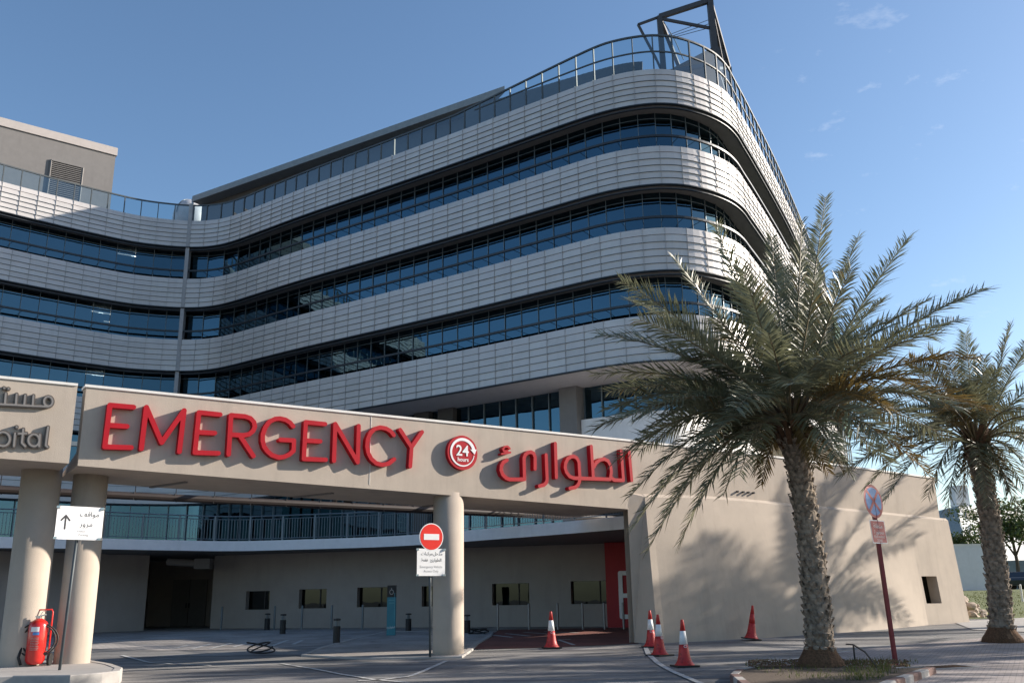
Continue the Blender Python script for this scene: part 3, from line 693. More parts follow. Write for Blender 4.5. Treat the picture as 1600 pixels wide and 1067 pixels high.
# battered lower part, with the small window
basepx=[(1016,1004),(1062,1003),(1111,1001.5),(1192,998),(1262,992),(1305,988),(1400,980),(1504,970)]
bp=[gp(*q) for q in basepx]; bu=[uu(p) for p in bp]; bd=[(p.x-A[0])*N.x+(p.y-A[1])*N.y for p in bp]
ub0,ub1=bu[0],bu[-1]-.6
uG=uv(1004,775)[0]
qc=np.polyfit(bu,bd,2)
def lower(fu,fv):   # fu 0..1 along, fv 0..1 up
    ub=ub0+(ub1-ub0)*fu; ut=uG+(uv(1478,815)[0]-uG)*fu
    dbs=float(np.polyval(qc,ub)); pb=FU(ub,G(*(FU(ub,0,dbs)).xy)-.05,max(dbs,.35)); pt=FU(ut,zgf(ut)-.02,.10)
    return pb.lerp(pt,fv)
# find window cell in (fu,fv)
def loc_px(x,y):
    best=(1e9,0,0)
    for i in range(161):
        for j in range(61):
            p=lower(.7+.3*i/160,j/60); q=proj(p); d_=(q[0]-x)**2+(q[1]-y)**2
            if d_<best[0]: best=(d_,.7+.3*i/160,j/60)
    return best[1:]
def proj(p):
    d=V(p)-V((0,0,EYE)); cy=d.z*math.cos(PI_)-d.y*math.sin(PI_); cz=d.y*math.cos(PI_)+d.z*math.sin(PI_); x,y=d.x/cz,cy/cz
    c,s=math.cos(-RO),math.sin(-RO); x,y=c*x-s*y,s*x+c*y; return 800+x*FX,533.5-y*FX
wa=loc_px(1448,942); wb=loc_px(1466,901); wf0,wf1,wv0,wv1=wa[0],loc_px(1472,942)[0],wa[1],wb[1]
fus=sorted(set([k/60 for k in range(61)]+[wf0,wf1])); fvs=sorted([0,wv0,wv1,1]+[k/14 for k in range(1,14) if min(abs(k/14-wv0),abs(k/14-wv1))>.02])
mb=MB()
for a,b in zip(fus,fus[1:]):
    for c_,d_ in zip(fvs,fvs[1:]):
        if a>=wf0-1e-6 and b<=wf1+1e-6 and c_>=wv0-1e-6 and d_<=wv1+1e-6: continue
        mb.quad(lower(a,c_),lower(b,c_),lower(b,d_),lower(a,d_))
for a,b in zip(fus,fus[1:]): 
    p,q=lower(a,1),lower(b,1); up_,uq_=uu(p),uu(q); mb.quad(p,q,FU(uq_,q.z+.10,0),FU(up_,p.z+.10,0))
# end face
p,q=lower(1,0),lower(1,1); mb.quad(p,p-N*7,q-N*7,q); mb.quad(q,q-N*7,FU(u_r,zgf(u_r)+.05,-7),FU(u_r,zgf(u_r)+.05,0))
p0,p1_,p2_,p3_=lower(wf0,wv0),lower(wf1,wv0),lower(wf1,wv1),lower(wf0,wv1); dn=-N*.45
for a,b in ((p0,p1_),(p1_,p2_),(p2_,p3_),(p3_,p0)): mb.quad(b,a,a+dn,b+dn)
# near jamb facing the driveway
p,q=lower(0,0),lower(0,1); pj=gp(991,1004); zj=FP(982,800)
e0_=V((pj.x,pj.y,G(pj.x,pj.y)-.05)); e1_=FU(uv(981,800)[0],4.25,0)
mb.quad(e0_,p,q,e1_); bk=V((.22,1.2,0)); mb.quad(e0_,e1_,e1_+bk,e0_+bk); g_=lower(0,1); mb.quad(g_,e1_,FU(uv(981,790)[0],4.7,-.02),FU(uG,g_.z+.1,-.02))
p_=FU(u_l,4.1,.0)
part(mb,'battered_wall',['render'],wl)
mb=MB(); mb.quad(p0+dn,p1_+dn,p2_+dn,p3_+dn); part(mb,'window',['clear_win'],wl)
mb=MB(); mb.quad(p0+dn*2,p1_+dn*2,p2_+dn*2,p3_+dn*2); part(mb,'window_backing',['interior'],wl)
mb=MB()
for x in (1151,1160,1168,1176):
    p=FP(x,768+.08*(x-1151)); mb.tube([p-N*.05,p+N*.09],.035,10)
part(mb,'pipe_stub',['joint'],wl)
# ------------------------------------------------------------------ recess under the block
P0,Q0=(-13.4,44.6),(4.3,39.3); WT=V((Q0[0]-P0[0],Q0[1]-P0[1],0)).normalized(); WN=V((WT.y,-WT.x,0))
def wuv(x,y):
    p=atpl(x,y,P0,Q0); return ((p.x-P0[0])*WT.x+(p.y-P0[1])*WT.y,p.z)
WF=lambda u,v,d:V((P0[0]+WT.x*u+WN.x*d,P0[1]+WT.y*u+WN.y*d,v))
rw=thing('recessed_rear_wall','grey beige rear wall with a row of small dark windows under the block','wall')
holes=[]
for x0,y0,x1,y1 in [(384,923,421,952),(467,920,510,950),(558,917,608,948),(659,915,704,947),(769,911,827,945),(892,907,957,943)]:
    a=wuv(x0,(y0+y1)/2); b=wuv(x1,(y0+y1)/2); zt=wuv((x0+x1)/2,y0)[1]; zb_=wuv((x0+x1)/2,y1)[1]; holes.append((a[0],b[0],zb_,zt))
ue=wuv(330,950)[0]; ur=wuv(1000,950)[0]
us_=sorted([ue,ur+3]+[h_[0] for h_ in holes]+[h_[1] for h_ in holes]); mb=MB()
for a,b in zip(us_,us_[1:]):
    hh=[h_ for h_ in holes if abs(h_[0]-a)<1e-6 and abs(h_[1]-b)<1e-6]
    if hh:
        h_=hh[0]; mb.quad(WF(a,0,0),WF(b,0,0),WF(b,h_[2],0),WF(a,h_[2],0)); mb.quad(WF(a,h_[3],0),WF(b,h_[3],0),WF(b,3.67,0),WF(a,3.67,0))
        c4=[WF(a,h_[2],0),WF(b,h_[2],0),WF(b,h_[3],0),WF(a,h_[3],0)]
        for i in range(4): p,q=c4[i],c4[(i+1)%4]; mb.quad(q,p,p-WN*.3,q-WN*.3)
    else: mb.quad(WF(a,0,0),WF(b,0,0),WF(b,3.67,0),WF(a,3.67,0))
mb.quad(WF(ue,0,0),WF(ue,3.67,0),WF(ue,3.67,-4),WF(ue,0,-4))
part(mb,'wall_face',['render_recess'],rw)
for a,b,c_,d_ in holes:
    m_=MB(); m_.quad(WF(a,c_,-.28),WF(b,c_,-.28),WF(b,d_,-.28),WF(a,d_,-.28)); part(m_,'window',['clear_win'],rw)
mb=MB(); 
for a,b,c_,d_ in holes:
    for u in ((a+b)/2+.18*(b-a),): mb.bar(WF(u,c_,-.27),WF(u,d_,-.27),.05)
part(mb,'window_frame',['black'],rw)
mb=MB(); mb.quad(WF(0,.5,-1.5),WF(ur+3,.5,-1.5),WF(ur+3,4,-1.5),WF(0,4,-1.5)); part(mb,'dark_room',['interior'],rw)
# left pale wall and service opening
lw_=thing('service_bay_wall','plain grey wall left of the dark service bay opening','wall')
a=gp(60,992); b=gp(224,985); tt=(b-a); tt.z=0; tt.normalize(); nn=V((tt.y,-tt.x,0))
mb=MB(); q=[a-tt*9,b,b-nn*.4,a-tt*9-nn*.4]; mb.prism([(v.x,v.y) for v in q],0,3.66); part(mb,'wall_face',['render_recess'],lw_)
sb=thing('service_bay','dark recessed service bay with double doors and a silver duct','service bay')
u0,u1=wuv(200,950)[0]-2,ue
mb=MB(); mb.quad(WF(u0,0,-4),WF(u1,0,-4),WF(u1,3.67,-4),WF(u0,3.67,-4)); mb.quad(V(b)-nn*.4,WF(u0,0,-4),WF(u0,3.67,-4),V((b.x,b.y,3.67))-nn*.4); part(mb,'back_wall',['render_recess'],sb)
da,db=atpl(268,950,*[tuple(WF(k,0,-3.9).xy) for k in (0,5)]),atpl(322,950,*[tuple(WF(k,0,-3.9).xy) for k in (0,5)])
for i in range(2):
    p,q=da.lerp(db,i*.5+.01),da.lerp(db,i*.5+.49); m_=MB(); m_.bar(V((p.x,p.y,1.5)),V((q.x,q.y,1.5)),.08,2.4); dr=part(m_,'door',['roof_grey'],sb)
    m_=MB(); h_=da.lerp(db,.46 if i==0 else .54)-WN*-.12; m_.box((h_.x,h_.y,1.4),(.05,.06,.25)); part(m_,'handle',['black'],dr)
mb=MB(); p,q=atY(262,877,43),atY(328,881,43); mb.tube([p,p.lerp(q,.2),p.lerp(q,.7)],.16,12); mb.box(p.lerp(q,.85),(.7,.5,.45)); part(mb,'duct',['roof_grey'],sb)
# red wall panel with outlined letter
rp=thing('red_feature_wall','dark red wall panel with a white outlined letter beside the pillar','wall')
RP0=WF(wuv(955,950)[0],0,.9); 
RF=lambda u,v,d:V((RP0.x+WT.x*u+WN.x*d,RP0.y+WT.y*u+WN.y*d,v))
mb=MB(); q=[RF(0,0,0),RF(4,0,0),RF(4,0,-.85),RF(0,0,-.85)]; mb.prism([(v.x,v.y) for v in q],0,3.655); part(mb,'panel',['red_wall'],rp)
def ruv(x,y):
    p=atpl(x,y,tuple(RF(0,0,0).xy),tuple(RF(3,0,0).xy)); return ((p.x-RP0.x)*WT.x+(p.y-RP0.y)*WT.y,p.z)
e1,e2,e3=ruv(969,895),ruv(977,963),ruv(973,930)
x2=e1[0]+1.5
m_=glyph([[(x2,e1[1]),e1,(e1[0],e2[1]),(x2,e2[1])],[(e1[0],e3[1]),(x2-.1,e3[1])]],.17,.03,.06,RF); part(m_,'letter',['white_paint'],rp)
# balcony slab + railing
bpx=[(-120,855),(60,857),(150,857),(235,859),(362,860.6),(475,858),(587,854.5),(658,850.8),(724,846),(869,835),(984,825.5)]
BZ=3.66
bc=[atz(x,y,BZ) for x,y in bpx]; bc[0]=V((-23.5,33.6,BZ)); bc[1]=atz(20,856,BZ); bc[2]=atz(130,857,BZ)
BC=catmull([(p.x,p.y) for p in bc],6)
bs=thing('balcony_slab','curved pale balcony slab edge running behind the columns','balcony')
mb=MB(); k=.42; prev=None
for p,q in zip(BC,BC[1:]):
    d=(q-p).normalized(); n_=V((d.y,-d.x,0)); 
    mb.quad(V((p.x,p.y,BZ)),V((q.x,q.y,BZ)),V((q.x,q.y,BZ+k)),V((p.x,p.y,BZ+k))); mb.quad(V((p.x,p.y,BZ+k)),V((q.x,q.y,BZ+k)),V((q.x,q.y,BZ+k))-n_*9,V((p.x,p.y,BZ+k))-n_*9)
part(mb,'slab_edge',['slab_white'],bs)
mb=MB()
poly=[(p.x,p.y) for p in BC]+[(13,41),(13,50),(-28,58),(-35,46)]
mb.add([(x,y,BZ+.02) for x,y in poly],[tuple(range(len(poly)))]); part(mb,'underside',['roof_grey'],bs)
rl=thing('balcony_railing','dark steel railing with close upright bars on the balcony slab','railing')
arc_=[0]
for p,q in zip(BC,BC[1:]): arc_.append(arc_[-1]+(q-p).length)
def bat(s):
    s=min(s,arc_[-1]-1e-4); i=max(j for j in range(len(arc_)-1) if arc_[j]<=s); return BC[i].lerp(BC[i+1],(s-arc_[i])/(arc_[i+1]-arc_[i]))
mb=MB(); mr=MB(); mp_=MB(); s=.05; zt=BZ+.42+1.05; zq=BZ+.42+.09
pp=[bat(j*.3)+V((0,.12,0)) for j in range(int(arc_[-1]/.3))]
mr.tube([(p.x,p.y,zt) for p in pp],.03,6); mr.tube([(p.x,p.y,zt-.13) for p in pp],.018,5); mr.tube([(p.x,p.y,zq) for p in pp],.018,5)
while s<arc_[-1]-.2:
    p=bat(s)+V((0,.12,0)); mb.bar((p.x,p.y,zq),(p.x,p.y,zt-.13),.018,.018); s+=.125
part(mb,'baluster',['steel'],rl)['kind']='stuff'
part(mr,'handrail',['steel'],rl)
s=.6
while s<arc_[-1]-.3:
    p=bat(s)+V((0,.12,0)); m_=MB(); m_.bar((p.x,p.y,BZ+.40),(p.x,p.y,zt),.045,.06); part(m_,'post',['steel'],rl); s+=1.5
# pipes behind the canopy, hung on rods from a steel carrier
pr=thing('brown_service_pipe','long brown service pipe hung on thin rods behind the canopy beam','pipe')
pa,pb=atz(-60,762,4.45),atz(985,800,4.28); 
pa=V((-13.2,24.6,4.42)); pb=V((4.6,36.2,4.42))
P_=lambda x,y,z:atz(x,y,z)
p1_,p2_=P_(0,765,4.5),P_(600,793,4.5); dd=(p2_-p1_); pa=p1_-dd*.2; pb=p1_+dd*1.9
mb=MB(); mb.tube([pa,pb],.11,10); part(mb,'pipe_run',['pipe'],pr)
mb=MB(); off_=V((-.3,.5,-.0)); mb.tube([pa.lerp(pb,.45)+off_,pb+off_],.075,10); q=pa.lerp(pb,.50)+off_; mb.tube([q,q+V((.15,-.2,.1)),q+V((.3,-.4,.5))],.07,8); part(mb,'pipe_branch',['pipe'],pr)
mb=MB(); mr=MB()
for k in range(22):
    p=pa.lerp(pb,k/21); mb.bar(p,p+V((0,0,1.35)),.018,.018); mr.bar(p-V((0,0,.11)),p+V((0,0,.11)),.22,.02,up=(1,0,0))
part(mb,'hanger_rod',['black'],pr); part(mr,'pipe_clamp',['black'],pr)
mb=MB(); mb.bar(pa+V((0,0,1.35)),pb+V((0,0,1.35)),.15,.12); 
for k in (2,9,16): p=pa.lerp(pb,k/21)+V((0,0,1.35)); mb.bar(p,p+V((N.x*2.2,N.y*2.2,0)),.12,.12)
part(mb,'carrier_beam',['steel'],pr)
# ------------------------------------------------------------------ ground
mb=MB(); 
xs=[-900,-300,-120,-60]+list(range(-40,61,4))+[90,150,300,900]; ys=[-200,-60,-10,0,10,18,21.5]+list(np.linspace(23.5,80,30))+[100,200,500,1500]
for j,y in enumerate(ys):
    for i,x in enumerate(xs): mb.v.append((x,y,G(x,min(y,75)) ))
n_=len(xs)
for j in range(len(ys)-1):
    for i in range(n_-1): mb.f.append((j*n_+i,j*n_+i+1,(j+1)*n_+i+1,(j+1)*n_+i)); mb.m.append(0)
kind(mb.build('road',['asphalt']))
def sheet(name,px,matn,dz,cuts=14,world=False):
    pts=[gp(*p) if not world else V((p[0],p[1],G(*p))) for p in px]
    bm_poly=[(p.x,p.y) for p in pts]
    import bmesh
    bm=bmesh.new(); f=bm.faces.new([bm.verts.new((x,y,0)) for x,y in bm_poly]); bm.normal_update()
    for ax in (0,1):
        lo=min(p[ax] for p in bm_poly); hi=max(p[ax] for p in bm_poly); st_=1.0 if ax==1 else 4.0; c=math.floor(lo/st_)*st_
        cs=[]; 
        src=ys if ax==1 else xs
        for c in [v for v in src if lo<v<hi]:
            no=(1,0,0) if ax==0 else (0,1,0); cc=(c,0,0) if ax==0 else (0,c,0)
            bmesh.ops.bisect_plane(bm,geom=bm.verts[:]+bm.edges[:]+bm.faces[:],plane_co=cc,plane_no=no)
    # triangulate as the ground grid is only bilinear inside cells
    for v in bm.verts: v.co.z=ground_z(v.co.x,v.co.y)+dz
    bm.normal_update()
    for f_ in bm.faces:
        if f_.normal.z<0: f_.normal_flip()
    me=bpy.data.meshes.new(name); bm.to_mesh(me); bm.free(); me.materials.append(M[matn]); o=bpy.data.objects.new(name,me); COL.objects.link(o); return kind(o)
def ground_z(x,y):
    i=max(k for k in range(len(xs)-1) if xs[k]<=x); j=max(k for k in range(len(ys)-1) if ys[k]<=y)
    fx=(x-xs[i])/(xs[i+1]-xs[i]); fy=(y-ys[j])/(ys[j+1]-ys[j]); g=lambda a,b:G(xs[a],min(ys[b],75))
    return (g(i,j)*(1-fx)+g(i+1,j)*fx)*(1-fy)+(g(i,j+1)*(1-fx)+g(i+1,j+1)*fx)*fy
sheet('forecourt_paving',[(-400,1003),(100,1012),(250,1016),(400,1014),(520,1006),(760,1003),(770,992),(790,985),(990,984),(1010,978),(700,972),(300,975),(-400,980)],'forecourt_brick',.006)
sheet('red_paving',[(728,1014),(800,1013),(862,1011),(998,1005),(998,980),(780,984),(766,992),(745,1004)],'red_brick',.012)
sheet('pavement',[(1232,1040),(1330,1016),(1410,1007),(1520,998),(1640,990),(1900,985),(2300,1010),(2300,1300),(1500,1300),(1330,1090)],'pavers',.012)
sheet('far_apron',[(1490,972),(1640,962),(1900,955),(1900,984),(1640,989),(1520,984)],'concrete',.018)
sheet('lawn',[(18.5,41.5),(30,41),(60,41),(88,60),(88,140),(22,140),(21,60)],'lawn',.015,world=True)
def line(a,b,w,name='lane_marking',matn='line_white',dz=.018,steps=None):
    pts=[gp(*p) for p in a] if b is None else [gp(*a),gp(*b)]
    m_=MB()
    for p,q in zip(pts,pts[1:]):
        n2=max(1,int((q-p).length/.5))
        for k in range(n2):
            s_,e_=p.lerp(q,k/n2),p.lerp(q,(k+1)/n2); d=(e_-s_); d.z=0; d.normalize(); x=V((-d.y,d.x,0))*w/2
            f=lambda v:V((v.x,v.y,ground_z(v.x,v.y)+dz)); m_.quad(f(s_-x),f(e_-x),f(e_+x),f(s_+x)) if False else m_.quad(f(s_+x),f(s_-x),f(e_-x),f(e_+x))
    return kind(m_.build(name,[matn]))
for a,b in [((273.75,1012.8),(296,1008)),((300,1013.75),(330,1006.3)),((328,1013.75),(364.7,1004.4)),((364.7,1011),(395.6,1002.5)),((392,1011),(423.75,1000.6)),((425.6,1009),(450,1000.25)),((457.5,1007),(472.5,1000.25))]: line(a,b,.14)
line([(697,1033),(668,1046),(640,1057),(600,1062),(560,1064)],None,.11)
line([(440,1037),(500,1047),(585,1062),(640,1067)],None,.10)
line([(1009,1012),(1013,1022),(1028,1036),(1055,1051),(1095,1068),(1120,1076)],None,.13)
line([(190,1024),(236,1036),(330,1040)],None,.10); line([(1330,1017),(1225,1032),(1180,1038)],None,.09)
for a,b in [((766,992),(800,996)),((790,990),(828,994)),((818,988),(862,991)),((850,987),(905,989))]: line(a,b,.15,'red_lane_hatching',dz=.020)
line([(873,1000),(897,1008)],None,.12,'lane_arrow',dz=.020); line([(873,1000),(892,999.5)],None,.12,'lane_arrow',dz=.024)
# raised paved island round the middle column
def island(name,px,top,kerb_h,matn,label=None,kerbmats=('kerb_pale','kerb_red'),kw=.16):
    pts=[gp(p[0],p[1],kerb_h)-V((0,0,kerb_h)) for p in px]; n2=len(pts); c=sum(pts,V())/n2
    A_=sum(pts[i].x*pts[(i+1)%n2].y-pts[(i+1)%n2].x*pts[i].y for i in range(n2))
    if A_<0: pts=pts[::-1]
    m_=MB(); inn=[]
    for i,p in enumerate(pts):
        a,b=pts[i-1],pts[(i+1)%n2]; d=(b-a); d.z=0; d.normalize(); inn.append(p+V((-d.y,d.x,0))*kw)
    m_.add([(p.x,p.y,p.z+kerb_h-.012) for p in inn],[tuple(range(n2))]); o=kind(m_.build(name,[matn]))
    m_=MB(); seg=0
    for i in range(n2):
        p,q,pi_,qi=pts[i],pts[(i+1)%n2],inn[i],inn[(i+1)%n2]; k2=max(1,int((q-p).length/.55))
        for k in range(k2):
            a,b,ai,bi=p.lerp(q,k/k2),p.lerp(q,(k+1)/k2),pi_.lerp(qi,k/k2),pi_.lerp(qi,(k+1)/k2); H=V((0,0,kerb_h)); bv=V((0,0,.02)); dd=(a-ai)*.12
            mi=seg%2; seg+=1
            m_.quad(a-V((0,0,.05)),b-V((0,0,.05)),b+H-bv,a+H-bv,mi); m_.quad(a+H-bv,b+H-bv,b+H-dd,a+H-dd,mi); m_.quad(a+H-dd,b+H-dd,bi+H,ai+H,mi); m_.quad(ai+H,bi+H,bi-V((0,0,.05)),ai-V((0,0,.05)),mi)
    return o,kind(m_.build('kerb',list(kerbmats)))
island('island_paving',[(-260,1067),(-100,1060),(20,1055),(110,1054),(160,1050),(188,1047),(192,1042),(175,1036),(140,1030),(60,1028),(-60,1030),(-260,1036)],'',.27,'concrete',kerbmats=('kerb_pale','kerb_pale'))
island('centre_island_paving',[(470,1022),(560,1027),(672,1025.5),(722,1024.5),(738,1014),(748,1004),(768,993),(772,986),(700,984),(600,986),(545,998),(500,1010)],'',.05,'forecourt_brick',kerbmats=('kerb_pale','kerb_pale'))
# planter round the big palm
island('planter_soil',[(1140,1052),(1150,1044),(1180,1039),(1260,1037.5),(1340,1040),(1400,1041.5),(1462,1041),(1400,1062),(1330,1092),(1240,1105),(1180,1085)],'',.14,'soil',kerbmats=('kerb_pale','kerb_red'))
# ------------------------------------------------------------------ palms
def frond(mb,mr,c,tip,lift,rg,leafL=.50,mi=0,dens=1.0,sag=0.0):
    c,tip=V(c),V(tip); ctrl=c+(tip-c)*.42+V((0,0,lift)); L=(tip-c).length; n_=int(64*L/3.6)+20
    B=lambda t:c*(1-t)**2+ctrl*2*t*(1-t)+tip*t*t
    tw=rg.uniform(-.5,.5)
    pts=[B(k/10) for k in range(11)]; mr.tube(pts,[.036*(1-.82*k/10) for k in range(11)],4,mi=0,cap=False)
    for k in range(n_):
        t=.24+.76*(k+rg.random()*.6)/n_; p=B(min(t,1)); d=(B(min(t+.02,1.02))-B(t-.02)).normalized()
        sd=d.cross(V((0,0,1)))
        if sd.length<.05: sd=V((1,0,0))
        sd.normalize(); up=sd.cross(d); 
        sd,up=sd*math.cos(tw)+up*math.sin(tw),up*math.cos(tw)-sd*math.sin(tw)
        ll=leafL*1.42*(math.sin(math.pi*min(.04+t*.83,1))**.5)*(1.0 if t<.85 else 1.15-t*.35)*rg.uniform(.8,1.1)
        for sg in (-1,1):
            a=rg.uniform(.40,.72); v=rg.uniform(-.15,.55)
            dr=(sd*sg*math.cos(a)*1.0+d*(.38+.6*t)+up*v).normalized(); w=.0125*(ll/leafL)**.5+.003
            m1=p+dr*ll*.5; e=p+dr*ll-V((0,0,1))*ll*rg.uniform(.0,.22)
            wd=(dr.cross(up)*rg.uniform(.6,1)+up*rg.uniform(-.7,.7)).normalized()*w
            k0=len(mb.v); mb.v+= [tuple(p-wd*.5),tuple(p+wd*.5),tuple(m1+wd),tuple(m1-wd),tuple(e)]
            mb.f+=[(k0,k0+1,k0+2,k0+3),(k0+3,k0+2,k0+4)]; m2=mi if rg.random()>.02 else 1; mb.m+=[m2,m2]
def trunk(base,top,r0,r1,rg,rows=34,per=11):
    base,top=V(base),V(top); mb=MB(); H=(top-base).length; n_=28
    # slight curve
    bend=V((.12,.05,0)); pt=lambda t:base.lerp(top,t)+bend*math.sin(math.pi*t)
    rad=lambda t:r0+(r1-r0)*t+.06*math.exp(-t*18)+.05*max(0,(t-.86)/.14)
    mb.tube([pt(k/n_) for k in range(n_+1)],[rad(k/n_)*.93 for k in range(n_+1)],20)
    for i in range(rows):
        t=(i+.3)/rows
        for j in range(per):
            if rg.random()<.06: continue
            a=2*math.pi*(j+.5*(i%2)+rg.uniform(-.22,.22))/per+i*.05; tt_=min(t+rg.uniform(-.006,.006),.995); p=pt(tt_); r=rad(tt_)
            o=V((math.cos(a),math.sin(a),0)); s_=V((-math.sin(a),math.cos(a),0)); hw=math.pi*r/per*rg.uniform(.85,1.05); hh=H/rows*rg.uniform(.7,1.2); out=rg.uniform(.018,.075)+.05*max(0,(t-.8)/.2)
            z=V((0,0,1)); c0=p+o*r*.93
            vs=[c0-s_*hw*.9-z*hh*.15,c0-z*hh*.75,c0+s_*hw*.9-z*hh*.15, c0+o*out-s_*hw*.8+z*hh*.28, c0+o*(out*1.15)+z*hh*.42+o*.005, c0+o*out+s_*hw*.8+z*hh*.28, c0-s_*hw*.75+z*hh*.5,c0+s_*hw*.75+z*hh*.5, c0+o*out*.75-z*hh*.25]
            mb.add(vs,[(0,1,8),(1,2,8),(0,8,3),(8,2,5),(8,5,4),(8,4,3),(3,4,6),(4,7,6),(4,5,7)])
    return mb
def palm(name,label,base,top,r0,r1,fronds,seed,group='date palms along the street',loc=None,skirt=True):
    rg=random.Random(seed); root=thing(name,label,'palm',tuple(base),0,group)
    m_=trunk(base,top,r0,r1,rg); part(m_,'trunk',['bark'],root)
    m_=MB(); b=V(base); m_.lathe([(r0*1.75,-.02),(r0*1.6,.12),(r0*1.25,.28),(r0*1.0,.42)],tuple(b),18)
    for k in range(260):
        a=rg.uniform(0,6.283); rr_=r0*rg.uniform(1.1,2.0); z=rg.uniform(.0,.3)*(1.9-rr_/r0); o=V((math.cos(a),math.sin(a),0)); p=b+o*r0*.95+V((0,0,rg.uniform(.05,.45))); e=b+o*rr_+V((0,0,-.01)); s_=V((-o.y,o.x,0))*.012
        m_.add([p-s_,p+s_,e+s_,e-s_],[(0,1,2,3)])
    part(m_,'root_collar',['fibre'],root)
    # boots at the crown base
    m_=MB(); t=V(top)
    for k in range(46):
        a=k*2.399; z=-.5+k*.022; o=V((math.cos(a),math.sin(a),0)); p=t+o*(r1*.9)+V((0,0,z)); e=t+o*(r1*1.55)+V((0,0,z+.34)); m_.bar(p,e,.11,.035,up=o); 
    part(m_,'frond_stubs',['fibre'],root)
    mb=MB(); mr=MB(); c=t+V((0,0,.12)); fronds=list(fronds)
    for k in range(6):
        a=rg.uniform(0,6.283); e=rg.uniform(-.35,1.35); L=rg.uniform(2.9,3.9)*(.8 if e>1 else 1); fronds.append((tuple(c+V((math.cos(a)*math.cos(e),math.sin(a)*math.cos(e),math.sin(e)))*L),.2+1.1*max(0,math.cos(e)),0,.46))
    for k in range(5):
        a=rg.uniform(0,6.283); fronds.append((tuple(c+V((math.cos(a)*rg.uniform(.5,1.1),math.sin(a)*rg.uniform(.5,1.1),-rg.uniform(1.0,1.7)))),.5,1,.26))
    for tip,lift,mi,ll in fronds:
        a=math.atan2(tip[1]-c.y,tip[0]-c.x); st=c+V((math.cos(a),math.sin(a),0))*r1*.6
        frond(mb,mr,st,tip,lift,rg,ll,mi)
    ms=MB()
    for k in range(26):
        a=rg.uniform(0,6.283); p0=c+V((math.cos(a),math.sin(a),0))*.12; p1=p0+V((math.cos(a)*.35,math.sin(a)*.35,.9)); 
        for q_ in range(4): ms.tube([p0,p1,p1+V((math.cos(a)*.5+rg.gauss(0,.12),math.sin(a)*.5+rg.gauss(0,.12),-rg.uniform(.05,.45)))],[.012,.008,.004],4)
    part(ms,'fruit_stalks',['stalk'],root)
    part(mb,'crown',['frond','frond_dry'],root); part(mr,'frond_rachis',['rachis'],root)
    return root
pb_=gp(1284,1050); pb_.z=pb_.z+.10
ptp=atY(1236,672,pb_.y+.05)
Y1=pb_.y
def tips(specs,Y): return [(tuple(atY(x,y,Y+dy)),lf,mi,ll) for x,y,dy,lf,mi,ll in specs]
F1=tips([(1290,308,.6,.2,0,.42),(1253,345,-.9,.3,0,.42),(1205,372,1.2,.3,0,.42),(1118,352,-.4,.35,0,.44),(1054,405,.9,.5,0,.46),(1160,420,-1.6,.4,0,.45),
 (972,440,.3,.75,0,.50),(1000,500,-1.4,.8,0,.5),(938,523,-.2,.95,0,.52),(985,470,2.2,.9,0,.46),(930,585,1.2,1.0,0,.5),(948,640,-.8,1.15,0,.52),(925,672,.7,1.2,0,.52),(962,720,-1.6,1.3,0,.52),
 (985,775,.2,1.35,0,.52),(1012,858,-.3,1.45,0,.52),(1040,800,1.3,1.3,0,.5),(1092,790,-1.0,1.2,0,.46),(1155,742,-2.0,1.0,0,.42),(1182,735,1.0,.9,0,.38),(1085,720,-2.6,1.2,0,.48),(1000,705,2.2,1.2,0,.5),(972,655,-2.2,1.1,0,.5),(1062,850,.9,1.45,0,.48),(1032,765,-1.7,1.3,0,.5),(950,612,2.4,1.0,0,.5),(990,822,1.0,1.4,0,.5),(1130,775,.6,1.2,0,.42),(1070,560,-.6,.9,0,.5),(1020,600,.8,1.0,0,.5),(1440,600,-1.2,1.0,1,.5),(1420,650,.8,1.1,0,.5),(1390,640,-1.9,1.1,1,.5),(1470,590,1.0,1.0,0,.5),(1450,470,-.8,.8,0,.5),(1380,470,.9,.7,0,.48),
 (1418,373,.3,.45,0,.50),(1340,372,1.5,.4,0,.46),(1330,420,-1.5,.4,0,.46),(1540,452,-.2,.85,0,.56),(1500,500,1.6,.9,0,.52),(1528,560,-.9,1.0,1,.52),(1470,520,-2.2,.9,0,.5),
 (1545,640,.5,1.15,1,.50),(1505,640,-1.4,1.15,0,.50),(1490,690,1.4,1.2,0,.5),(1455,745,-.3,1.3,1,.50),(1400,740,1.6,1.2,0,.46),(1330,742,-.6,1.15,0,.42),(1312,720,-2.4,1.0,0,.40),(1385,690,-2.6,1.1,0,.46),
 (1225,420,2.4,.3,0,.44),(1275,440,-2.2,.3,0,.46),(1120,500,-2.6,.7,0,.48),(1110,560,3.0,.8,0,.46),(1350,520,3.2,.7,0,.48),(1360,540,-3.0,.8,0,.48),(1200,520,-3.2,.6,0,.46),(1290,560,-3.4,.7,0,.46),(1240,600,-3.6,.9,0,.46),(1050,620,2.8,1.0,0,.46),(1150,640,-3.4,1.0,0,.46),(1330,640,3.4,.9,0,.46)],Y1)
palm('palm_tree','large date palm with a leaning scaly trunk in the kerbed planter',pb_,ptp,.285,.235,F1,11)
pb2=gp(1567,1003); Y2=pb2.y; ptp2=atY(1527,700,Y2+.1)
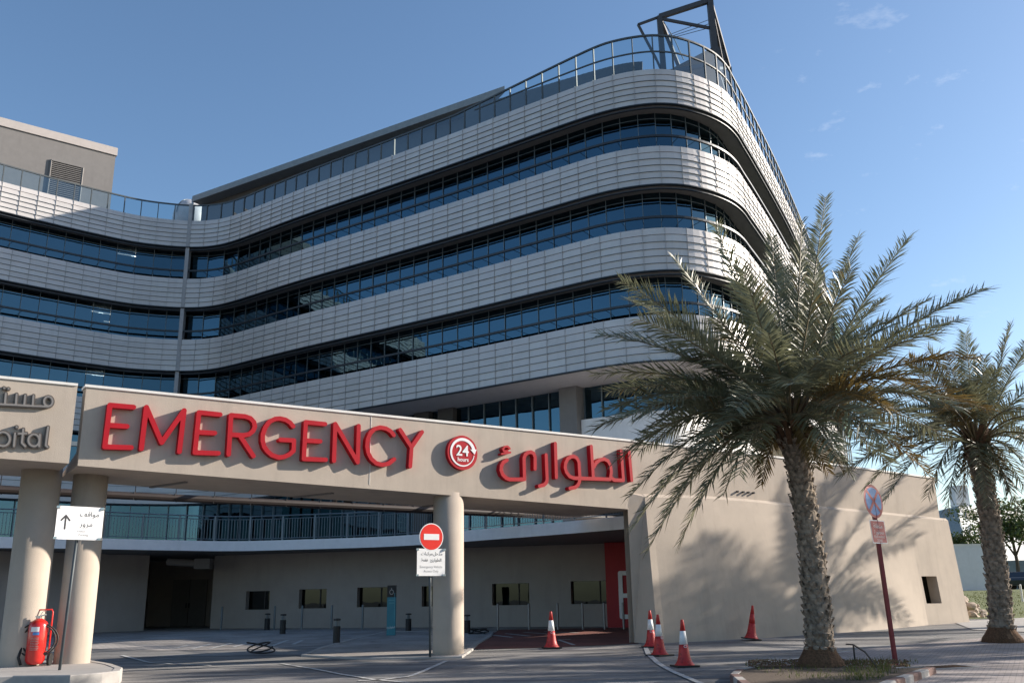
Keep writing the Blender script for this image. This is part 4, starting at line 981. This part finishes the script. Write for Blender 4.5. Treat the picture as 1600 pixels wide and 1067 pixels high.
F2_=tips([(1580,506,0,.3,0,.5),(1508,520,.8,.3,0,.5),(1538,560,-1,.2,0,.5),(1620,520,.6,.5,0,.5),(1650,590,-.5,.8,0,.5),(1680,660,.5,1,0,.5),(1660,740,0,1.2,0,.5),(1620,800,.8,1.3,0,.46),(1590,800,-.8,1.2,0,.44),(1640,780,-1.5,1.2,0,.46),
 (1450,545,.2,.6,0,.52),(1420,560,-1,.8,1,.52),(1375,610,.6,1,1,.54),(1345,650,-.6,1.15,0,.54),(1325,700,.3,1.25,0,.54),(1312,745,-.2,1.35,0,.54),(1350,765,1,1.3,0,.5),(1383,782,-.4,1.35,0,.5),(1450,775,.3,1.2,0,.46),(1480,800,-1,1.2,0,.44),(1505,790,1.2,1.1,0,.42),(1545,790,-1.5,1.1,0,.42),
 (1430,640,2,1,0,.5),(1440,680,-2.4,1.1,0,.5),(1400,700,2.4,1.1,1,.5),(1500,600,-2.6,.6,0,.5),(1560,610,2.6,.6,0,.5),(1600,640,-2.6,.8,0,.5),(1480,560,2.2,.6,1,.5),(1390,590,-2.6,.9,1,.52),(1470,640,-3,.9,1,.5),(1620,700,2.8,1,0,.5)],Y2)
palm('palm_tree','smaller date palm at the right edge standing past the leaning red post',pb2,ptp2,.33,.27,F2_,5)
# further palms of the same street row, just beyond the frame, which throw the streaky shade on road and wall
src=[o for o in bpy.data.objects if o.name.startswith('palm_tree') and o.parent is None][1]
for i,(x,y,s_,rz) in enumerate([(24.3,36.2,1.18,1.0),(20.5,25.2,1.0,2.1),(27.0,29.6,1.1,.5),(16.0,18.3,.95,4.0)]):
    c=dup(src); c.location=(x,y,G(x,y)); c.rotation_euler=(0,0,rz); c.scale=(s_,)*3; c['label']='date palm of the street row beyond the right edge of the picture'
# ------------------------------------------------------------------ street objects
def cone(loc,rz,tilt,label,group='red and white traffic cones',lean=(0,0)):
    root=thing('traffic_cone',label,'traffic cone',loc,rz,group)
    H=1.02; prof=[(.235,.035),(.205,.06),(.165,.12),(.135,.22),(.115,.36)]
    m_=MB(); m_.lathe(prof+[(.098,.48)],(0,0,0),28); m_.build('body',['cone_red'],root,True)
    m_=MB(); m_.lathe([(.0985,.48),(.064,.77)],(0,0,0),28); m_.build('reflective_sleeve',['white_paint'],root,True)
    m_=MB(); m_.lathe([(.062,.77),(.034,1.0),(.026,1.02)],(0,0,0),28); m_.build('tip',['cone_red'],root,True)
    m_=MB(); m_.box((0,0,.018),(.52,.52,.036)); m_.build('base',['black'],root)
    m_=MB()
    for a in [k*6.283/20 for k in range(20)]:
        pass
    m_=glyph([[( .036*math.cos(a),.44+.024*math.sin(a)) for a in [k*6.283/16 for k in range(17)]]],.010,.005,.006,lambda u,v,d:V((u,-.108-d-(.46-v)*.16,v))); m_.build('badge_ring',['white_paint'],root)
    root.rotation_euler=(lean[0],lean[1],rz); return root
for (x,y),rz,lean,lab in [((1070,1041),.2,(0,0),'nearest traffic cone standing upright on the open road before the wall'),((1031,1024),.6,(0,0),'middle traffic cone of three beside the wall corner'),((1018,1011),0,(0,0),'traffic cone closest to the wall corner and cable loop'),((862,1013),.1,(0,0),'lone traffic cone in front of the red paving')]:
    p=gp(x,y); cone(tuple(p+V((0,0,.002 if x!=862 else .014))),rz,0,lab,lean=lean)
p=gp(1174,1000); c=cone(tuple(p),0,0,'unstriped dark red traffic cone leaning against the shaded wall',lean=(0,R(7))); 
c.location.z+=.03
for ch in [o for o in bpy.data.objects if o.parent==c]:
    if ch.name.startswith('reflective'): ch.data.materials[0]=M['cone_red']
    if ch.name.startswith('badge'): bpy.data.objects.remove(ch)
# signs
def plate_frame(c,nrm,up=V((0,0,1))):
    n_=V((nrm[0],nrm[1],0)).normalized(); t_=V((-n_.y,n_.x,0)); return lambda u,v,d:V((c[0]+t_.x*u+n_.x*d,c[1]+t_.y*u+n_.y*d,c[2]+v))
def rrect(w,h,r,n=5):
    pts=[]
    for cx,cy,a0 in ((w/2-r,h/2-r,0),(-w/2+r,h/2-r,90),(-w/2+r,-h/2+r,180),(w/2-r,-h/2+r,270)):
        pts+=[(cx+r*math.cos(R(a0+90*k/n)),cy+r*math.sin(R(a0+90*k/n))) for k in range(n+1)]
    return pts
def slab(pts,F,d0,d1):
    m_=MB(); n2=len(pts); m_.add([F(u,v,d1) for u,v in pts]+[F(u,v,d0) for u,v in pts],[tuple(range(n2)),tuple(range(2*n2-1,n2-1,-1))]+[(i,n2+i,n2+(i+1)%n2,(i+1)%n2) for i in range(n2)]); return m_
circle=lambda r,n=40:[(r*math.cos(6.28318*k/n),r*math.sin(6.28318*k/n)) for k in range(n)]
# presentation-form Arabic, already shaped and ordered for drawing left to right
def sh(*cp): return ''.join(chr(c) for c in reversed(cp))
AR1=sh(0xFEE3,0xFEAA,0xFEA7,0xFEDE)        # مدخل
AR2=sh(0xFEE3,0xFEAE,0xFEDB,0xFE92,0xFE8E,0xFE95)  # مركبات
AR3=sh(0xFE8D,0xFEDF,0xFEC4,0xFEEE,0xFE8D,0xFEAD,0xFE89)  # الطوارئ
AR4=sh(0xFED3,0xFED8,0xFEC2)               # فقط
AR5=sh(0xFEE3,0xFEEE,0xFE8D,0xFED7,0xFED2) # مواقف
AR6=sh(0xFEE3,0xFEAE,0xFEED,0xFEAD)        # مرور
AR7=sh(0xFEE3,0xFEE8,0xFEC4,0xFED8,0xFE94)       # منطقة
AR8=sh(0xFEE3,0xFEA4,0xFEC8,0xFEEE,0xFEAD,0xFE93) # محظورة
base=V((-2.24,25.15,0)); base.z=G(base.x,base.y)+.05; sg=thing('no_entry_sign','round red no entry sign above a white plate in front of the middle column','sign',tuple(base))
top=atY(674,838.5,base.y); F=plate_frame(top,(.547,-.837)); k=(base.y)
m_=MB(); m_.tube([base,(top.x-.05,top.y+.09,top.z+.25)],.034,12); part(m_,'post',['rail_steel'],sg,True)
part(slab(circle(.36),F,0,.006),'border',['white_paint'],sg); part(slab(circle(.335),F,.006,.010),'disc',['sign_red'],sg)
part(slab([(-.23,-.078),(.23,-.078),(.23,.078),(-.23,.078)],F,.010,.014),'bar',['white_paint'],sg)
pc=atY(673.5,878,base.y); F=plate_frame(pc,(.547,-.837))
part(slab(rrect(.84,.70,.05),F,0,.006),'plate',['white_paint'],sg)
def cf(F,cu,cv): return lambda u,v,d:F(cu+u,cv+v,.006+d)
part(merge(text_mesh(AR1,.12,cf(F,.20,.22)),text_mesh(AR2,.12,cf(F,-.13,.22)),text_mesh(AR3,.115,cf(F,.14,.055)),text_mesh(AR4,.115,cf(F,-.20,.055))),'arabic_text',['ink'],sg)
part(merge(text_mesh('Emergency Vehicle',.088,cf(F,0,-.12)),text_mesh('Access Only',.088,cf(F,0,-.23))),'english_text',['grey_ink'],sg)
part(merge(*[MB().box(F(su*.40,sv*.33,.008),(.07,.07,.05)) for su in(-1,1) for sv in(-1,1)]),'clip',['chrome'],sg)
base=gp(93,1046,.27); sg=thing('parking_arrow_sign','white direction plate with a black up arrow on a thin pole by the left column','sign',tuple(base))
pc=atY(124.5,817,base.y-.05); F=plate_frame(pc,(.70,-.714)); w_=.98; h_=.70
pole_top=atY(120,830,base.y); m_=MB(); m_.tube([base,(pc.x-.05,pc.y+.08,pc.z+.2)],.03,12); part(m_,'post',['rail_steel'],sg,True)
part(slab(rrect(w_,h_,.04),F,0,.006),'plate',['white_paint'],sg)
m_=glyph([[(-.30,-.13),(-.30,.14)],[(-.385,.05),(-.30,.15),(-.215,.05)]],.034,.008,.004,lambda u,v,d:F(u,v,.006+d)); part(m_,'arrow',['ink'],sg)
part(merge(text_mesh(AR5,.15,cf(F,.19,.19)),text_mesh(AR6,.16,cf(F,.14,-.02))),'arabic_text',['ink'],sg)
part(merge(text_mesh('Visitor',.07,cf(F,.05,-.17)),text_mesh('Parking',.07,cf(F,.10,-.25))),'english_text',['grey_ink'],sg)
part(merge(*[MB().box(F(su*.46,sv*.325,.008),(.07,.07,.05)) for su in(-1,1) for sv in(-1,1)]),'clip',['chrome'],sg)
base=gp(1400,1039); sg=thing('no_stopping_sign','leaning dark red post with a blue and red round sign and pink plate','sign',tuple(base))
dt=atY(1364.5,783,base.y); F=plate_frame(dt,(.63,-.78)); pc=atY(1372.5,830.5,base.y); 
ax=(dt-base); m_=MB(); m_.bar(base,dt+ax*.02+V((0,.06,0)),.105,.075); part(m_,'post',['maroon_post'],sg)
lean=lambda F,c,k_:(lambda u,v,d:F(u,v,d)+V((-(v)*.055,0,0)))
FL=lean(F,dt,0); part(slab(circle(.385),FL,0,.006),'border',['plate_pink'],sg); part(slab(circle(.32),FL,.006,.010),'disc',['sign_blue'],sg)
m_=glyph([[(-.22,.22),(.22,-.22)],[(-.22,-.22),(.22,.22)]],.07,.015,.003,lambda u,v,d:FL(u,v,.010+d)); part(m_,'cross',['plate_pink'],sg)
F=plate_frame(pc,(.63,-.78)); FL=lean(F,pc,0)
part(slab(rrect(.62,.53,.03),FL,0,.006),'plate_border',['white_paint'],sg); part(slab(rrect(.57,.48,.02),FL,.006,.010),'plate',['plate_pink'],sg)
cf2=lambda cu,cv:(lambda u,v,d:FL(cu+u,cv+v,.010+d))
part(merge(text_mesh(AR7,.15,cf2(0,.13)),text_mesh(AR8,.13,cf2(0,-.01)),text_mesh('TOW AWAY',.08,cf2(-.02,-.12)),text_mesh('ZONE',.08,cf2(-.02,-.20))),'text',['white_paint'],sg)
# teal totem
p=gp(611,994); p.z+=.045; tm=thing('wayfinding_totem','slim teal information totem with a black head near the windows','totem',tuple(p))
a=atY(604,940,p.y); b=atY(617.5,940,p.y); w_=(b.x-a.x); zt=atY(611,914,p.y).z
m_=MB(); m_.box((p.x,p.y,(p.z+zt-.42)/2+0),(w_,.16,zt-.42-p.z)); part(m_,'body',['teal'],tm)
m_=MB(); m_.box((p.x,p.y,zt-.21),(w_,.16,.42)); part(m_,'head',['black'],tm)
F=lambda u,v,d:V((p.x+u,p.y-.08-d,v))
m_=glyph([[(0,zt-.10),(0,zt-.16)],[( .07*math.cos(a_),zt-.24+.08*math.sin(a_)) for a_ in [k_*6.283/14 for k_ in range(15)]]],.022,.008,.006,F); part(m_,'emblem',['kerb_pale'],tm)
m_=MB(); m_.box(F(.0,zt-.52,.004),(w_*.75,.006,.025)); m_.box(F(.01,zt-.62,.004),(w_*.6,.006,.025)); m_.box(F(.12,(p.z+zt)/2+.1,.004),(.015,.006,1.0)); part(m_,'line_print',['teal_light'],tm)
part(text_mesh(AR3,.10,lambda u,v,d:F(u,p.z+.28+v,.004+d)),'logo_text',['white_paint'],tm)
# black bollard lights
def bollight(x,y,h_px,label,dz=0):
    p=gp(x,y); p.z+=dz; r=thing('bollard_light',label,'bollard',tuple(p),0,'black bollard lights on the forecourt'); h=(atY(x,y-h_px,p.y).z-p.z)
    m_=MB(); m_.lathe([(.115,0),(.115,h*.70),(.10,h*.71)],(0,0,0),18); m_.build('body',['black'],r)
    m_=MB(); m_.lathe([(.045,h*.71),(.045,h*.93)],(0,0,0),12); 
    for k in range(3): a=k*2.094; m_.bar((.085*math.cos(a),.085*math.sin(a),h*.70),(.085*math.cos(a),.085*math.sin(a),h*.94),.014)
    m_.build('lamp_neck',['steel'],r)
    m_=MB(); m_.lathe([(.115,h*.93),(.12,h*.95),(.11,h),(.02,h+.01)],(0,0,0),18); m_.build('cap',['black'],r)
bollight(525.5,1006,40,'tallest black bollard light on the sunlit brick paving')
bollight(441.5,990,31,'black bollard light beside a taller white-striped one',0); bollight(417,984,26,'small black bollard light left of the sunlit patch'); bollight(638,986,28,'black bollard light right of the teal totem'); bollight(730,990,30,'black bollard light just right of the middle column')
# slim posts by the rear wall
for i,x in enumerate([345,428,471,517.5,566,778,827,872,911,945,975]):
    yb=984-.004*(x-345)+ (0 if x<760 else 1.5); p=gp(x,yb); p.z+=.0; m_=MB(); h=.98; m_.lathe([(.045,0),(.045,h),(.03,h+.02)],(0,0,0),12); o=m_.build('protection_post',['pole_grey' if x>760 else 'steel'],None,loc=None); o.location=p
    tag(o,['slim steel post at the service bay edge','slim steel post left of the first bollard light','slim steel post between first and second windows','slim steel post below the second window','slim steel post below the third window','slim steel post below the left edge of the lit window','slim steel post below the right edge of the lit window','slim steel post behind the lone cone','slim steel post below the last window left side','slim steel post below the last window centre','slim steel post in front of the red wall panel'][i],'post','slim posts along the rear wall')
# cable loops
def coil(x,y,rad,label,seed,rz=0,flat=.1):
    rg=random.Random(seed); p=gp(x,y); pts=[]
    for k in range(60):
        a=k/60*6.283*2.6; r=rad*(1+.25*math.sin(a*.37+seed)+rg.uniform(-.02,.02)); pts.append((p.x+r*math.cos(a),p.y+r*.7*math.sin(a),p.z+.05+flat*(.5+.5*math.sin(a*.7+seed))))
    m_=MB(); m_.tube(pts,.022,6); o=m_.build('cable_coil',['rubber']); tag(o,label,'cable','loops of black cable'); return o
coil(406,1022,.33,'loop of black cable lying on the road left of the bollards',3,flat=.28); coil(748,992,.30,'tangled black cable on the kerb right of the middle column',5,flat=.18); coil(1003,998,.22,'black cable loop at the foot of the wall corner',8,flat=.45)
# irrigation hose by the palm
m_=MB(); a=gp(1325,1030); b=gp(1378,1056); pts=[a+V((0,0,.35)),a.lerp(b,.25)+V((0,0,.40)),a.lerp(b,.6)+V((0,0,.34)),b+V((0,0,.08))]; m_.tube([catm for catm in pts],.018,6); c=a.lerp(b,.25); m_.bar(c+V((0,0,0)),c+V((0,0,.40)),.03)
tag(m_.build('irrigation_hose',['rubber']),'black irrigation hose arching out of the planter beside the big palm','hose')
# drain cover
p=gp(1472,1043); dc=thing('drain_grate','rusty slotted drain grate set in the pavement at lower right','drain',tuple(p+V((0,0,.016))))
m_=MB(); 
for k in range(12): m_.box((-.55+k*.1,0,.006),(.045,.55,.012),0)
m_.build('grate',['fibre'],dc); m_=MB(); m_.box((0,.33,.004),(1.5,.12,.012)); m_.box((0,-.33,.004),(1.5,.12,.012)); m_.box((.72,0,.004),(.15,.54,.012)); m_.box((-.72,0,.004),(.15,.54,.012)); m_.build('surround',['concrete'],dc); dc.rotation_euler=(0,0,.35)
# wheeled extinguisher
p=gp(53,1041,.27); ex=thing('wheeled_fire_extinguisher','big red wheeled fire extinguisher with looped black hose between the left columns','fire extinguisher',tuple(p))
H=atY(56,967,p.y).z-p.z; r=.20
prof=[(.05,.04),(r*.8,.06),(r,.14),(r,H*.86),(r*.85,H*.94),(r*.45,H),(.05,H+.02)]
m_=MB(); m_.lathe(prof,(0,0,0),28); m_.build('cylinder',['ext_red'],ex,True)
m_=MB(); m_.lathe([(.05,H),(.05,H+.07),(.02,H+.08)],(0,0,0),12); m_.bar((0,0,H+.06),(.14,-.04,H+.10),.03); m_.bar((0,0,H+.05),(-.09,0,H+.06),.025); m_.tube([(0,0,H+.06),(.05,.02,H+.16),(.12,0,H+.18)],.008,5); m_.build('valve',['chrome'],ex)
m_=MB(); hz=H+.20; m_.tube([(-.22,.16,.10),(-.22,.16,hz-.06),(-.20,.16,hz),(.20,.16,hz),(.22,.16,hz-.06),(.22,.16,.10)],.016,8); m_.bar((-.22,.16,.3),(.22,.16,.3),.03); m_.build('frame',['sign_red'],ex,True)
for sx in (-1,1):
    m_=MB(); m_.tube([(sx*.24,.14,.14),(sx*.29,.14,.14)],.14,20); m_.build('wheel',['rubber'],ex)
m_=MB()
for k,(rx,rz_,cxo) in enumerate([(.42,.36,.0),(.34,.33,.03)]):
    m_.tube([(cxo+rx*math.cos(a),-.06-.03*k+.12*math.cos(a)**2,H*.56+rz_*math.sin(a)) for a in [k2*6.283/36 for k2 in range(37)]],.017,8,cap=False)
m_.tube([(-.30,.0,.4),(-.33,-.05,.2),(-.25,-.1,.05)],.03,8); m_.build('hose',['rubber'],ex,True)
def cyl(a,z,d=0): return V(((r+.003+d)*math.sin(a),-(r+.003+d)*math.cos(a),z))
m_=MB()
for k in range(8):
    a0,a1=-.45+k*.11,-.45+(k+1)*.11; m_.quad(cyl(a0,H*.74),cyl(a1,H*.74),cyl(a1,H*.84),cyl(a0,H*.84)); 
m_.build('white_label',['white_paint'],ex); m_=MB()
for k in range(6):
    a0,a1=-.20+k*.11,-.20+(k+1)*.11; m_.quad(cyl(a0,H*.67),cyl(a1,H*.67),cyl(a1,H*.73),cyl(a0,H*.73))
m_.build('blue_label',['sign_blue'],ex); m_=MB(); rg=random.Random(2)
for row in range(8):
    a=-.35
    while a<.45:
        w_=rg.uniform(.03,.10); z=H*(.60-row*.035); m_.quad(cyl(a,z),cyl(a+w_,z),cyl(a+w_,z+.014),cyl(a,z+.014)); a+=w_+.035
m_.build('instruction_print',['kerb_pale'],ex)
ex.rotation_euler=(0,0,.15)
# ------------------------------------------------------------------ far right background
fw=thing('white_boundary_wall','plain white boundary wall beyond the lawn','wall'); a,b=atY(1470,922,75),atY(1562,922,75)
m_=MB(); zt=4.95; m_.box(((a.x+b.x)/2,75,(zt+1)/2),(b.x-a.x,.4,zt-1)); part(m_,'wall_face',['white_wall'],fw); m_=MB(); m_.box(((a.x+b.x)/2,75,zt+.05),(b.x-a.x+.1,.5,.1)); part(m_,'coping',['cap'],fw)
m_=MB(); a2=atY(1560,895,95); m_.box((a2.x+14,95,2.6),(30,.4,3.4)); fw2=thing('grey_far_wall','low grey wall behind the parked cars','wall'); part(m_,'wall_face',['blue_wall'],fw2)
fb=thing('white_office_building','white building with a grey shield emblem behind the boundary wall','building')
YB=115; a,b,c_=atY(1473,790,YB),atY(1499,792,YB-8),atY(1536,800,YB-2); zt=atY(1497,789,YB-8).z
m_=MB(); m_.prism([(a.x,a.y+8),(b.x,b.y),(c_.x+8,c_.y+6),(c_.x,c_.y+30),(a.x,a.y+35)],0,zt); part(m_,'wall_face',['white_wall'],fb)
wl_=V((b.x-a.x,b.y-(a.y+8),0)).normalized(); nl=V((wl_.y,-wl_.x,0))
m_=MB(); p=V((a.x,a.y+8,0)); q=V((b.x,b.y,0)); m_.quad(p+nl*.05,q+nl*.05,V((q.x,q.y,zt-.1))+nl*.05,V((p.x,p.y,zt-.1))+nl*.05); part(m_,'glass_side',['blue_wall'],fb)
BT=V((c_.x+8-b.x,c_.y+6-b.y,0)).normalized(); BN=V((BT.y,-BT.x,0)); BF=lambda u,v,d:V((b.x+BT.x*u+BN.x*d,b.y+BT.y*u+BN.y*d,v))
def buv(x,y):
    p=atpl(x,y,(b.x,b.y),(b.x+BT.x,b.y+BT.y)); return ((p.x-b.x)*BT.x+(p.y-b.y)*BT.y,p.z)
su,sv=buv(1502,815); shp=[(-.62,1.0),(.62,1.0),(.62,-.1),(.45,-.6),(0,-1.05),(-.45,-.6),(-.62,-.1)]
part(slab([(su+x,sv+y) for x,y in shp][::-1],BF,.0,.08),'shield',['blue_wall'],fb); part(slab([(su+x*.62,sv+y*.62) for x,y in shp][::-1],BF,.08,.11),'shield_inner',['white_paint'],fb)
u0,v0=buv(1509,800); u1,v1=buv(1520,797); m_=MB(); m_.bar(BF(u0-.1,zt-1.0,.05),BF(u0+2.6,zt-1.0,.05),.1,.9); part(m_,'window',['alu_dark'],fb)
m_=MB(); 
for k in range(3): m_.bar(BF(u0+.2+1.3*k,2,.04),BF(u0+.2+1.3*k,zt-2.2,.04),.08,.06,up=BN)
part(m_,'panel_joint',['blue_wall'],fb)
m_=MB(); m_.box((b.x+3,b.y+6,zt+1.4),(1.6,1.6,2.8)); part(m_,'roof_plant',['cap'],fb)
def tree(name,label,base,h,rad,n,seed,cz=.62,leaf=.16):
    rg=random.Random(seed); r_=thing(name,label,'tree',tuple(base)); m_=MB(); m_.tube([(0,0,0),(.1,0,h*.25),(.0,.1,h*.5)],[.22,.16,.1],8)
    for k in range(6): a=k*1.05; m_.tube([(.05,0,h*.3),(rad*.35*math.cos(a),rad*.35*math.sin(a),h*.6),(rad*.7*math.cos(a),rad*.7*math.sin(a),h*.72)],[.09,.05,.02],5)
    m_.build('trunk',['wood'],r_); m_=MB(); cl=[(rg.gauss(0,.45)*rad,rg.gauss(0,.45)*rad,h*cz+rg.gauss(0,.4)*h*.22,rg.uniform(.25,.5)*rad) for _ in range(26)]
    for k in range(n):
        cx,cy,cz_,cr=rg.choice(cl); a,b_=rg.uniform(0,6.283),math.acos(rg.uniform(-1,1)); q=cr*rg.random()**.4; p=V((cx+q*math.sin(b_)*math.cos(a),cy+q*math.sin(b_)*math.sin(a),cz_+q*math.cos(b_)*.7))
        d1=V((rg.gauss(0,1),rg.gauss(0,1),rg.gauss(0,.6))).normalized()*leaf; d2=d1.cross(V((rg.gauss(0,1),rg.gauss(0,1),rg.gauss(0,1)))).normalized()*leaf*.6
        m_.add([p-d1,p+d2,p+d1,p-d2],[(0,1,2,3)])
    m_.build('crown',['leaf'],r_); return r_
q=atY(1592,905,88); tree('shade_tree','dense green shade tree beyond the lawn at the right edge',(q.x,88,1.6),9.5,4.6,5200,4)
q=atY(1640,905,92); tree('shade_tree','second green tree cut by the right edge',(q.x+3,92,1.6),9.0,4.5,4000,9)
for i,x in enumerate((1488,1504,1522)):
    q=atY(x,850,79); tree('garden_shrub',['dark shrub above the white wall next to the beige wall end','dark shrub above the middle of the white wall','dark shrub above the white wall by the thin palm'][i],(q.x,79,1.6),4.6,1.7,900,20+i,cz=.78,leaf=.12)['category']='shrub'
# parked cars
def car(x,Y,label,matn,rz):
    q=atY(x,905,Y); z=ground_z(q.x,Y); r_=thing('parked_car',label,'car',(q.x,Y,z),rz,'cars parked beyond the lawn')
    m_=MB(); prof=[(-2.1,.35),(-2.15,.75),(-1.9,.92),(-1.2,1.0),(-.6,1.42),(.7,1.45),(1.4,1.02),(2.05,.9),(2.15,.6),(2.1,.35)]; n2=len(prof)
    m_.add([(x_,-.85,z_) for x_,z_ in prof]+[(x_,.85,z_) for x_,z_ in prof],[tuple(range(n2)),tuple(range(2*n2-1,n2-1,-1))]+[(i,n2+i,n2+(i+1)%n2,(i+1)%n2) for i in range(n2)]); m_.build('body',[matn],r_)
    for s_ in(-1,1):
        m_=MB(); m_.add([(-1.05,s_*.862,1.0),(1.2,s_*.862,1.02),(.6,s_*.862,1.36),(-.5,s_*.862,1.34)],[(0,1,2,3)]); m_.build('side_window',['alu_dark'],r_)
        for xx in(-1.35,1.35): m_=MB(); m_.tube([(xx,s_*.66,.33),(xx,s_*.88,.33)],.33,18); m_.build('wheel',['rubber'],r_)
    return r_
car(1583,80,'dark parked car behind the thin palm trunk','car_dark',1.2); car(1612,84,'silver parked car at the right edge','car_silver',.2)
# rubble
def rocks(name,label,n,f,seed):
    rg=random.Random(seed); m_=MB(); import bmesh
    for k in range(n):
        c,s_=f(rg); bm=bmesh.new(); bmesh.ops.create_icosphere(bm,subdivisions=2,radius=s_)
        sx,sy,sz=rg.uniform(.8,1.4),rg.uniform(.7,1.2),rg.uniform(.5,.9)
        for v in bm.verts: v.co=V((v.co.x*sx,v.co.y*sy,v.co.z*sz))*(1+rg.uniform(-.13,.13))
        bm.verts.index_update(); m_.add([v.co+c for v in bm.verts],[tuple(v.index for v in f_.verts) for f_ in bm.faces]); bm.free()
    return m_.build(name,['rock'])
def rf(rg):
    x=rg.triangular(1505,1552,1512); q=gp(x,rg.uniform(956,966)); s_=rg.uniform(.08,.28); h=max(0,.9*(1-(x-1505)/45))*rg.random(); return V((q.x,q.y+rg.uniform(0,2.5),G(q.x,q.y)+h)),s_
kind(rocks('rubble',None,150,rf,3),'stuff')
q=gp(1535,967); o=rocks('boulder',None,1,lambda rg:(V((q.x,q.y+.6,q.z+.25)),.75),6); o.scale=(1.3,1,.62); o.location.z=.38*q.z+.05; tag(o,'large smooth pinkish boulder beside the rubble behind the thin palm','boulder')
p=gp(1598,940); m_=MB(); m_.lathe([(.06,0),(.06,.95),(.02,1.0)],(0,0,0),10); o=m_.build('lawn_marker_post',['cap']); o.location=p; tag(o,'short white marker post on the lawn at the right edge','post')
# planter grass, stones
m_=MB(); rg=random.Random(8)
for k in range(2600):
    x=rg.uniform(1165,1440); y=rg.uniform(1040,1075) 
    if x>1330 and y<1041+(0): continue
    if y>1064+ (1330-x)*.0+max(0,(x-1330))*-.20+30: continue
    if x>1340 and y>1092-(x-1330)*.42: continue
    if x<1250 and y>1052+(x-1165)*.3: continue
    dens=1 if 1320<x<1390 else .35
    if rg.random()>dens: continue
    q=gp(x,y); h=rg.uniform(.03,.12)*(1.4 if 1330<x<1400 else 1); a=rg.uniform(0,6.283); d=V((math.cos(a),math.sin(a),0)); w=V((-d.y,d.x,0))*.008; b0_=V((q.x,q.y,q.z+.12)); m_.add([b0_-w,b0_+w,b0_+d*h*.5+V((0,0,h))],[(0,1,2)])
kind(m_.build('planter_grass',['grass']),'stuff')
m_=MB()
for k in range(1600):
    q=gp(rg.uniform(1170,1420),rg.uniform(1040,1053)); s_=rg.uniform(.012,.035); c=V((q.x,q.y,q.z+.135)); m_.add([c+V((s_,0,0)),c+V((0,s_,0)),c+V((-s_,0,0)),c+V((0,-s_,0)),c+V((0,0,s_*.8))],[(0,1,4),(1,2,4),(2,3,4),(3,0,4)])
kind(m_.build('leaf_litter',['fibre']),'stuff')
# grass tufts on lawn
m_=MB()
for k in range(5000):
    x,y=rg.uniform(20,52),rg.uniform(43,70); 
    z=ground_z(x,y)+.015; h=rg.uniform(.04,.12); a=rg.uniform(0,6.283); w=V((math.cos(a),math.sin(a),0))*.03; b0_=V((x,y,z)); m_.add([b0_-w,b0_+w,b0_+V((0,0,h))],[(0,1,2)])
kind(m_.build('lawn_grass',['grass']),'stuff')
# ------------------------------------------------------------------ light
SX,SY,EL=.96,.27,22
w=bpy.data.worlds.new('World'); sc.world=w; w.use_nodes=True; nt=w.node_tree; bg=nt.nodes['Background']
sky=node(nt,'ShaderNodeTexSky'); sky.sky_type='NISHITA'; sky.sun_disc=False; sky.sun_elevation=R(EL); sky.sun_rotation=math.atan2(SX,SY); sky.air_density=1.0; sky.dust_density=.7; sky.ozone_density=2.2
# thin wisps of cloud low on the right
tc=node(nt,'ShaderNodeTexCoord'); mp=node(nt,'ShaderNodeMapping'); mp.inputs['Scale'].default_value=(5,5,12); nt.links.new(tc.outputs['Generated'],mp.inputs[0])
nz=node(nt,'ShaderNodeTexNoise'); nz.inputs['Scale'].default_value=3.2; nz.inputs['Detail'].default_value=9; nz.inputs['Roughness'].default_value=.62; nt.links.new(mp.outputs[0],nz.inputs['Vector'])
rp_=node(nt,'ShaderNodeValToRGB'); rp_.color_ramp.elements[0].position=.61; rp_.color_ramp.elements[1].position=.86; rp_.color_ramp.elements[0].color=(0,0,0,1); rp_.color_ramp.elements[1].color=(.5,.5,.5,1); nt.links.new(nz.outputs['Fac'],rp_.inputs[0])
mx=node(nt,'ShaderNodeMix',data_type='RGBA'); c0=ray(1440,255).normalized(); vd=node(nt,'ShaderNodeVectorMath',operation='DOT_PRODUCT'); nt.links.new(tc.outputs['Generated'],vd.inputs[0]); vd.inputs[1].default_value=tuple(c0)
mr_=node(nt,'ShaderNodeMapRange'); mr_.inputs['From Min'].default_value=.965; mr_.inputs['From Max'].default_value=1.0; nt.links.new(vd.outputs['Value'],mr_.inputs[0])
mm=node(nt,'ShaderNodeMath',operation='MULTIPLY'); nt.links.new(mr_.outputs[0],mm.inputs[0]); nt.links.new(rp_.outputs[0],mm.inputs[1]); nt.links.new(mm.outputs[0],mx.inputs[0]); hs=node(nt,'ShaderNodeHueSaturation'); hs.inputs['Saturation'].default_value=1.07; hs.inputs['Value'].default_value=1.0; nt.links.new(sky.outputs[0],hs.inputs['Color']); nt.links.new(hs.outputs[0],mx.inputs[6]); mx.inputs[7].default_value=(5.6,5.9,6.5,1)
nt.links.new(mx.outputs[2],bg.inputs['Color']); bg.inputs['Strength'].default_value=.10
sl=bpy.data.lights.new('sun','SUN'); so=bpy.data.objects.new('sun',sl); COL.objects.link(so); sl.energy=5.0; sl.angle=R(.6); sl.color=(1,.90,.78)
dv=V((-SX*math.cos(R(EL)),-SY*math.cos(R(EL)),-math.sin(R(EL))*math.hypot(SX,SY))); so.rotation_euler=dv.to_track_quat('-Z','Y').to_euler()
vs_=sc.view_settings; vs_.view_transform='Standard'; vs_.look='None'; vs_.exposure=.92; vs_.gamma=1
sc.cycles.max_bounces=8; sc.cycles.transparent_max_bounces=16; sc.cycles.use_denoising=True
